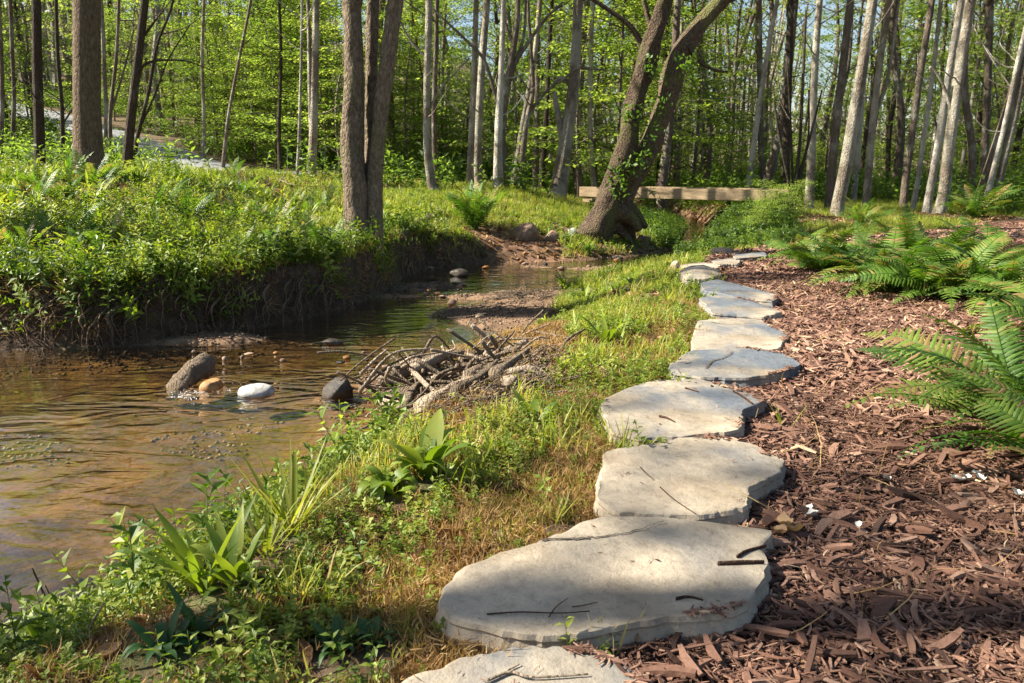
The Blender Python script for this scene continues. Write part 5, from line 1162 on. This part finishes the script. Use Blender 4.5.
# right-hand lawn and woodland floor
field(TUFT, 60000, (2, 26, 13, 34), lambda x, y, dl, dr, i, p: (~i) & (dr < dl) & (dr > .15) & (~mulch_in(x, y)) & (p > -.05), R_(13), (.8, 1.7), (.15, .75), .2, name='right_lawn_grass', mats=[M['grass']], label='patchy grass under the trees beyond the mulch bed', patch=.6, seed=17)
field(HERB, 26000, (2.8, 8, 13.5, 21), lambda x, y, dl, dr, i, p: (~i) & (np.minimum(dl, dr) < 1.6) & (dl > .05) & (~mulch_in(x, y)) & (rnd(x) < .5), R_(14), (.8, 1.6), (.0, .55), .4, name='gully_plants', mats=[M['herb']], label='dark leafy plants lining the gully walls under the footbridge', patch=1, seed=18)
field(LOW + HERB, 60000, (-40, 40, 20, 62), lambda x, y, dl, dr, i, p: (~i) & (seg_dist(x, y, [tuple(q) for q in rc]) > 2.1) & (p > .0), R_(15), (2.0, 5.0), (.1, .8), .3, name='forest_floor_plants', mats=[M['under']], label='patches of green undergrowth on the forest floor behind', patch=.3, seed=19)

# ------------------------------------------------------------------ mulch chips
def chip(seed, L=.075):
    r = np.random.default_rng(seed); n = 4; hw = L * (.03, .04, .05, .065, .08, .10, .13, .035)[seed % 8]; hh = hw * r.uniform(.25, .6); V = []
    bend = r.normal(0, .05) * L
    for t in np.linspace(0, 1, n):
        k = 1 if 0 < t < 1 else r.uniform(.35, .8); o_ = r.normal(0, hw * .12, 2); cx = bend * (t - .5) ** 2 * 4
        for sx, sz in ((-1, -1), (1, -1), (1, 1), (-1, 1)): V.append((sx * hw * k * r.uniform(.8, 1.15) + o_[0] + cx, L * (t - .5) * r.uniform(.95, 1.05), sz * hh * k + o_[1] * .3))
    Q = []
    for i_ in range(n - 1):
        for j_ in range(4): Q.append((i_ * 4 + j_, i_ * 4 + (j_ + 1) % 4, (i_ + 1) * 4 + (j_ + 1) % 4, (i_ + 1) * 4 + j_))
    Q += [(3, 2, 1, 0), ((n - 1) * 4, (n - 1) * 4 + 1, (n - 1) * 4 + 2, (n - 1) * 4 + 3)]
    G = Geo(); G.add(np.array(V), np.array(Q)); return G.arrays()
CH = [chip(s) for s in range(8)]
def mulch_field(n, bounds, sc, name, label, seed, zo, tilt=.28, tint=(.0, .95), dens=None):
    r = R_(seed); x0, x1, y0, y1 = bounds; x = r.uniform(x0, x1, n); y = r.uniform(y0, y1, n)
    k = mulch_in(x, y) & (x < y * .72 + .7) & (~on_stone(x, y, -.03)); x, y = x[k], y[k]
    G = Geo(); w_ = r.integers(0, len(CH), len(x)); P = np.stack([x, y, terrain(x, y) + zo[0] + r.uniform(0, 1, len(x)) * (zo[1] - zo[0])], 1)
    tt = np.clip(r.beta(2, 2.0, len(x)) * (tint[1] - tint[0]) + tint[0] + (r.uniform(0, 1, len(x)) > .97) * .4, 0, 1)
    tt = np.clip(tt + .30 * fbm(x * 1.6, y * 1.6, 51, 3), 0, 1)
    for i_, t_ in enumerate(CH):
        q = w_ == i_; G.scatter(t_, P[q], rots(q.sum(), tilt, sc, r), tt[q])
    o = G.build(name, [M['mulch']]); tag(o, label, kind='stuff'); print(name, len(x))
mulch_field(200000, (.1, 4.5, 1.1, 4.2), (.12, .75), 'bark_mulch_near', 'shredded reddish-brown bark mulch nearest the viewer', 21, (.002, .035))
mulch_field(4500, (.1, 4.5, 1.1, 4.6), (.9, 1.9), 'bark_mulch_slivers', 'long slivers of bark lying on the near mulch', 23, (.02, .045), .2)
mulch_field(110000, (.1, 8, 4.2, 9), (.5, 1.6), 'bark_mulch_middle', 'shredded reddish-brown bark mulch beside the middle flagstones', 22, (.004, .04))
mulch_field(80000, (2, 12, 9, 17), (.9, 2.3), 'bark_mulch_far', 'shredded reddish-brown bark mulch around the ferns', 24, (.004, .05))
G = Geo(); r = R_(26)
for o_, B in list(zip(STONES, BLK))[:8]:
    c = B.mean(0); n = 900; k = r.integers(0, 128, n); f = 1 - np.abs(r.normal(0, .05, n)); q = c + (B[k] - c) * f[:, None]
    kp = (B[k][:, 0] - c[0] > .12) & (r.uniform(0, 1, n) < np.exp(-(1 - f) * 14)) & (vnoise(q[:, 0] * 5, q[:, 1] * 5, 9) > 0.02); q = q[kp]
    P = np.column_stack([q, np.full(len(q), o_.location.z + .006)]); w_ = r.integers(0, 8, len(q))
    for i_, t_ in enumerate(CH):
        m_ = w_ == i_; G.scatter(t_, P[m_], rots(m_.sum(), .12, (.12, .7), r), r.beta(2, 2, m_.sum()))
for o_, B in list(zip(STONES, BLK))[:8]:
    c = B.mean(0); n = 46; k = r.integers(0, 128, n); f = np.sqrt(r.uniform(0, .95, n)); q = c + (B[k] - c) * f[:, None]
    P = np.column_stack([q, np.full(n, o_.location.z + .006)]); w_ = r.integers(0, 8, n)
    for i_, t_ in enumerate(CH):
        m_ = w_ == i_; G.scatter(t_, P[m_], rots(m_.sum(), .12, (.05, .28), r), r.beta(2, 2, m_.sum()))
tag(G.build('spilled_mulch', [M['mulch']]), 'crumbs of bark mulch spilled over the flagstones', kind='stuff')
# a few chips spilled onto stones' rims and straw strands
G = Geo(); r = R_(25); n = 700; x = r.uniform(.1, 4.4, n); y = r.uniform(1.2, 8, n); k = mulch_in(x, y) & ~on_stone(x, y); x, y = x[k], y[k]
st = tuft_tmpl(90, 1, .18, .003, .0, 1.0); P = np.stack([x, y, terrain(x, y) + .03], 1); G.scatter(st, P, rots(len(x), 1.3, (.5, 1.6), r), r.uniform(.3, 1, len(x)))
w2 = r.uniform(0, 1, len(x)) < .45; G.scatter(st, P[w2] * 1.0, rots(w2.sum(), .9, (.2, .5), r), r.uniform(.5, 1, w2.sum()))
tag(G.build('straw', [M['drygrass']]), 'loose straw strands lying on the mulch', kind='stuff')

# ------------------------------------------------------------------ pebbles of the creek bed
def ico(seed):
    r = np.random.default_rng(seed); t = (1 + 5 ** .5) / 2
    V = np.array([(-1, t, 0), (1, t, 0), (-1, -t, 0), (1, -t, 0), (0, -1, t), (0, 1, t), (0, -1, -t), (0, 1, -t), (t, 0, -1), (t, 0, 1), (-t, 0, -1), (-t, 0, 1)], float)
    V /= np.linalg.norm(V[0]); V *= r.uniform(.8, 1.15, (12, 1)); V *= [1, r.uniform(.6, .9), r.uniform(.4, .65)]
    T = [(0, 11, 5), (0, 5, 1), (0, 1, 7), (0, 7, 10), (0, 10, 11), (1, 5, 9), (5, 11, 4), (11, 10, 2), (10, 7, 6), (7, 1, 8), (3, 9, 4), (3, 4, 2), (3, 2, 6), (3, 6, 8), (3, 8, 9), (4, 9, 5), (2, 4, 11), (6, 2, 10), (8, 6, 7), (9, 8, 1)]
    G = Geo(); G.add(V * .02, None, np.array(T)); return G.arrays()
PB = [ico(s) for s in range(6)]
field(PB, 60000, (-7, 5, 1.5, 16.5), lambda x, y, dl, dr, i, p: (i | (np.minimum(dl, dr) < .12)) & (p > -.25) & (terrain(x, y) > ZW - .12 - .12 * (p > .32)), R_(30), (.2, 1.1), (.0, .75), .3, name='creek_gravel', mats=[M['pebble']], label='orange and brown gravel on the creek bed and bars', patch=1.6, seed=20, zoff=.004, tv=0)
for o in bpy.data.objects:
    if o.name.startswith('creek_gravel'): o.data.polygons.foreach_set('use_smooth', np.ones(len(o.data.polygons), bool))
# twig debris lines on the bar
G = Geo(); r = R_(31)
for cu, cv, su, sv, n in ((470, 312, 45, 3, 160), (450, 288, 28, 3, 90), (520, 296, 30, 3, 90), (460, 382, 38, 16, 900), (510, 372, 30, 14, 400)):
    for k in range(n):
        p = hit(cu + r.normal(0, su), cv + r.normal(0, sv)); a_ = r.normal(.5, .6); d_ = np.array([math.cos(a_), math.sin(a_), 0]) * r.uniform(.06, .22)
        V, Q, _ = tube(np.array([p - d_, p + r.normal(0, .015, 3) + [0, 0, .03], p + d_ + [0, 0, r.normal(.02, .03)]]), [.003, .005, .003], 4, close=False); G.add(V, Q)
tag(G.build('twig_debris', [M['drift']]), 'fine brown twig debris washed onto the bars and driftwood pile', kind='stuff')
# foam bubbles in the rapids
G = Geo(); r = R_(32)
for cu, cv, su, sv, n in ((190, 394, 9, 3, 160), (226, 391, 6, 1.5, 30)):
    P = np.array([atZ(cu + r.normal(0, su), cv + r.normal(0, sv), ZW + .001) for _ in range(n)]); G.scatter(PB[0], P, rots(n, .3, (.05, .26), r) * np.array([1, 1, .5])[None, :, None], np.full(n, .5))
tag(G.build('foam', [M['foam']]), 'white foam bubbles in the small rapids', kind='stuff')

# petals and leaves on the mulch
def petal(u, v, L, label, seed, mat='petal', grp=None, cat='petal'):
    V, Q, T, t, mi = dleaf(seed, L); p = hit(u, v); o = build('petal' if mat == 'petal' else 'curled_leaf', V * [1.3, 1, 1.8], Q, None, [M[mat]], None, np.full(len(V), .95), smooth_=True, loc=(p[0], p[1], p[2] + .045))
    o.rotation_euler = (random.uniform(-.3, .3), random.uniform(-.3, .3), seed * 1.3); return tag(o, label, cat, grp)
for k, (u, v) in enumerate([(952, 491), (960, 494), (974, 487), (978, 492), (965, 489), (1015, 507), (1022, 511), (885, 491), (808, 523), (812, 528), (858, 540)]):
    petal(u, v, .034 + .01 * (k % 2), 'white dogwood-like petal lying on the mulch', 200 + k, grp='white petals on the mulch')
for k, (u, v) in enumerate([(785, 538), (792, 546), (778, 548)]):
    petal(u, v, .07, 'curled straw-yellow leaf at the right edge of the largest flagstone', 230 + k, 'dryleaf', 'curled yellow leaves', 'leaf')
for k, (u, v) in enumerate([(494, 636), (500, 645), (508, 642), (640, 548 + 85)]):
    petal(u, v, .05, 'orange-brown curled leaf at the front of the largest flagstone', 240 + k, 'dryleaf', 'curled orange leaves', 'leaf')
for k, (u, v) in enumerate([(612, 437), (620, 434), (628, 438), (624, 430)]):
    petal(u, v, .05, 'rust-coloured dead leaf at the left corner of the square-ended flagstone', 250 + k, 'dryleaf', 'rust-coloured leaves at the flagstone corner', 'leaf')

# ------------------------------------------------------------------ labels that single out the look-alikes
ANCH = [(-400, 'left edge'), (38, 'dark straight grey trunk'), (87, 'thick ridged trunk'), (135, 'dark leaning trunk by the road'), (200, 'slim pale understory trunk'), (314, 'pale twin trunk'), (365, 'multi-stemmed tree'), (429, 'pale curved-foot trunk'), (480, 'pale pair'),
        (503, 'arching-branched tree'), (567, 'thick broken-forked trunk'), (618, 'leaning ivy tree'), (668, 'grey trunk behind the footbridge'), (755, 'thin white leaning trunk'), (797, 'clump of thin dark stems'), (845, 'boldest pale leaning trunk'),
        (872, 'grey high-forked trunk'), (910, 'dark brown leaning trunk'), (950, 'bright white-barked pair'), (985, 'straight tall brown trunk'), (1005, 'slim white edge trunk')]
ONES = 'first second third fourth fifth sixth seventh eighth ninth tenth eleventh twelfth thirteenth fourteenth fifteenth sixteenth seventeenth eighteenth nineteenth'.split()
def ordw(n):
    if n < 19: return ONES[n]
    t, o_ = divmod(n + 1, 10); T_ = {2: 'twent', 3: 'thirt', 4: 'fort', 5: 'fift', 6: 'sixt', 7: 'sevent', 8: 'eight'}[t]
    return T_ + ('ieth' if o_ == 0 else 'y-' + ONES[o_ - 1])
def pixu(o): p = o.location; return CX + FPX * p.x / (p.y * CP - (p.z - CAMZ) * SP)
def relabel(groups, noun, look=lambda o: ''):
    bk = {}
    for o in bpy.data.objects:
        if o.get('group') in groups and o.get('category'):
            u = pixu(o); a = max([q for q in ANCH if q[0] <= u] or [ANCH[0]]); bk.setdefault((a, look(o)), []).append((u, o))
    for (a, lk), L_ in bk.items():
        L_.sort(key=lambda q: q[0])
        for n, (u, o) in enumerate(L_):
            o['label'] = (ordw(n) + ' ' + (lk + ' ' if lk else '') + noun + ' right of the ' + a[1])
BN = {'bark_mid': 'grey-brown', 'bark_pale': 'pale', 'bark_dark': 'dark', 'bark_white': 'whitish'}
MB_ = {M[k].name: v for k, v in BN.items()}
lk = lambda o: next((MB_.get(c.data.materials[0].name, '') for c in o.children if c.name.startswith('trunk')), '')
relabel(('trees on the wooded slope by the road', 'trees in the wood behind the meadow', 'trees in the stand behind the ferns'), 'background trunk', lk)
relabel(('small trees beyond the road', 'small trees above the road', 'small trees left of the multi-stemmed tree', 'small trees behind the meadow', 'small trees behind the leaning tree', 'small trees in the stand behind the ferns'), 'leafy small tree')
relabel(('shrubs on the far forest floor',), 'low leafy background shrub')
relabel(('small ferns on the left bank',), 'small bank fern')
for g_, nm_ in (('stout limbs of the driftwood pile', 'stout broken limb from the left in the driftwood pile'), ('white petals on the mulch', 'small white petal from the left on the mulch'), ('stones in the shallows', 'small wet stone from the left between floating log and driftwood pile'), ('curled yellow leaves', 'curled straw-yellow leaf from the left beside the largest flagstone'), ('stones on the upper gravel bar', 'small stone from the left in the cluster on the upper gravel bar'), ('stones on the far waterline', 'small stone from the left along the far waterline'), ('curled orange leaves', 'curled orange leaf from the left in front of the largest flagstone'), ('rust-coloured leaves at the flagstone corner', 'rust-coloured leaf from the left at the square-ended flagstone corner'), ('sticks of the driftwood pile', ''),('roots dangling from the left bank', 'bare root strand dangling from the undercut left bank, counted from the left'), ('shrubs beside the gully', 'low dark-green shrub from the left on the bank right of the gully')):
    L_ = sorted((pixu(o), o.name) for o in bpy.data.objects if o.get('group') == g_)
    if not nm_: continue
    for n, (u, on) in enumerate(L_): bpy.data.objects[on]['label'] = ordw(n) + ' ' + nm_
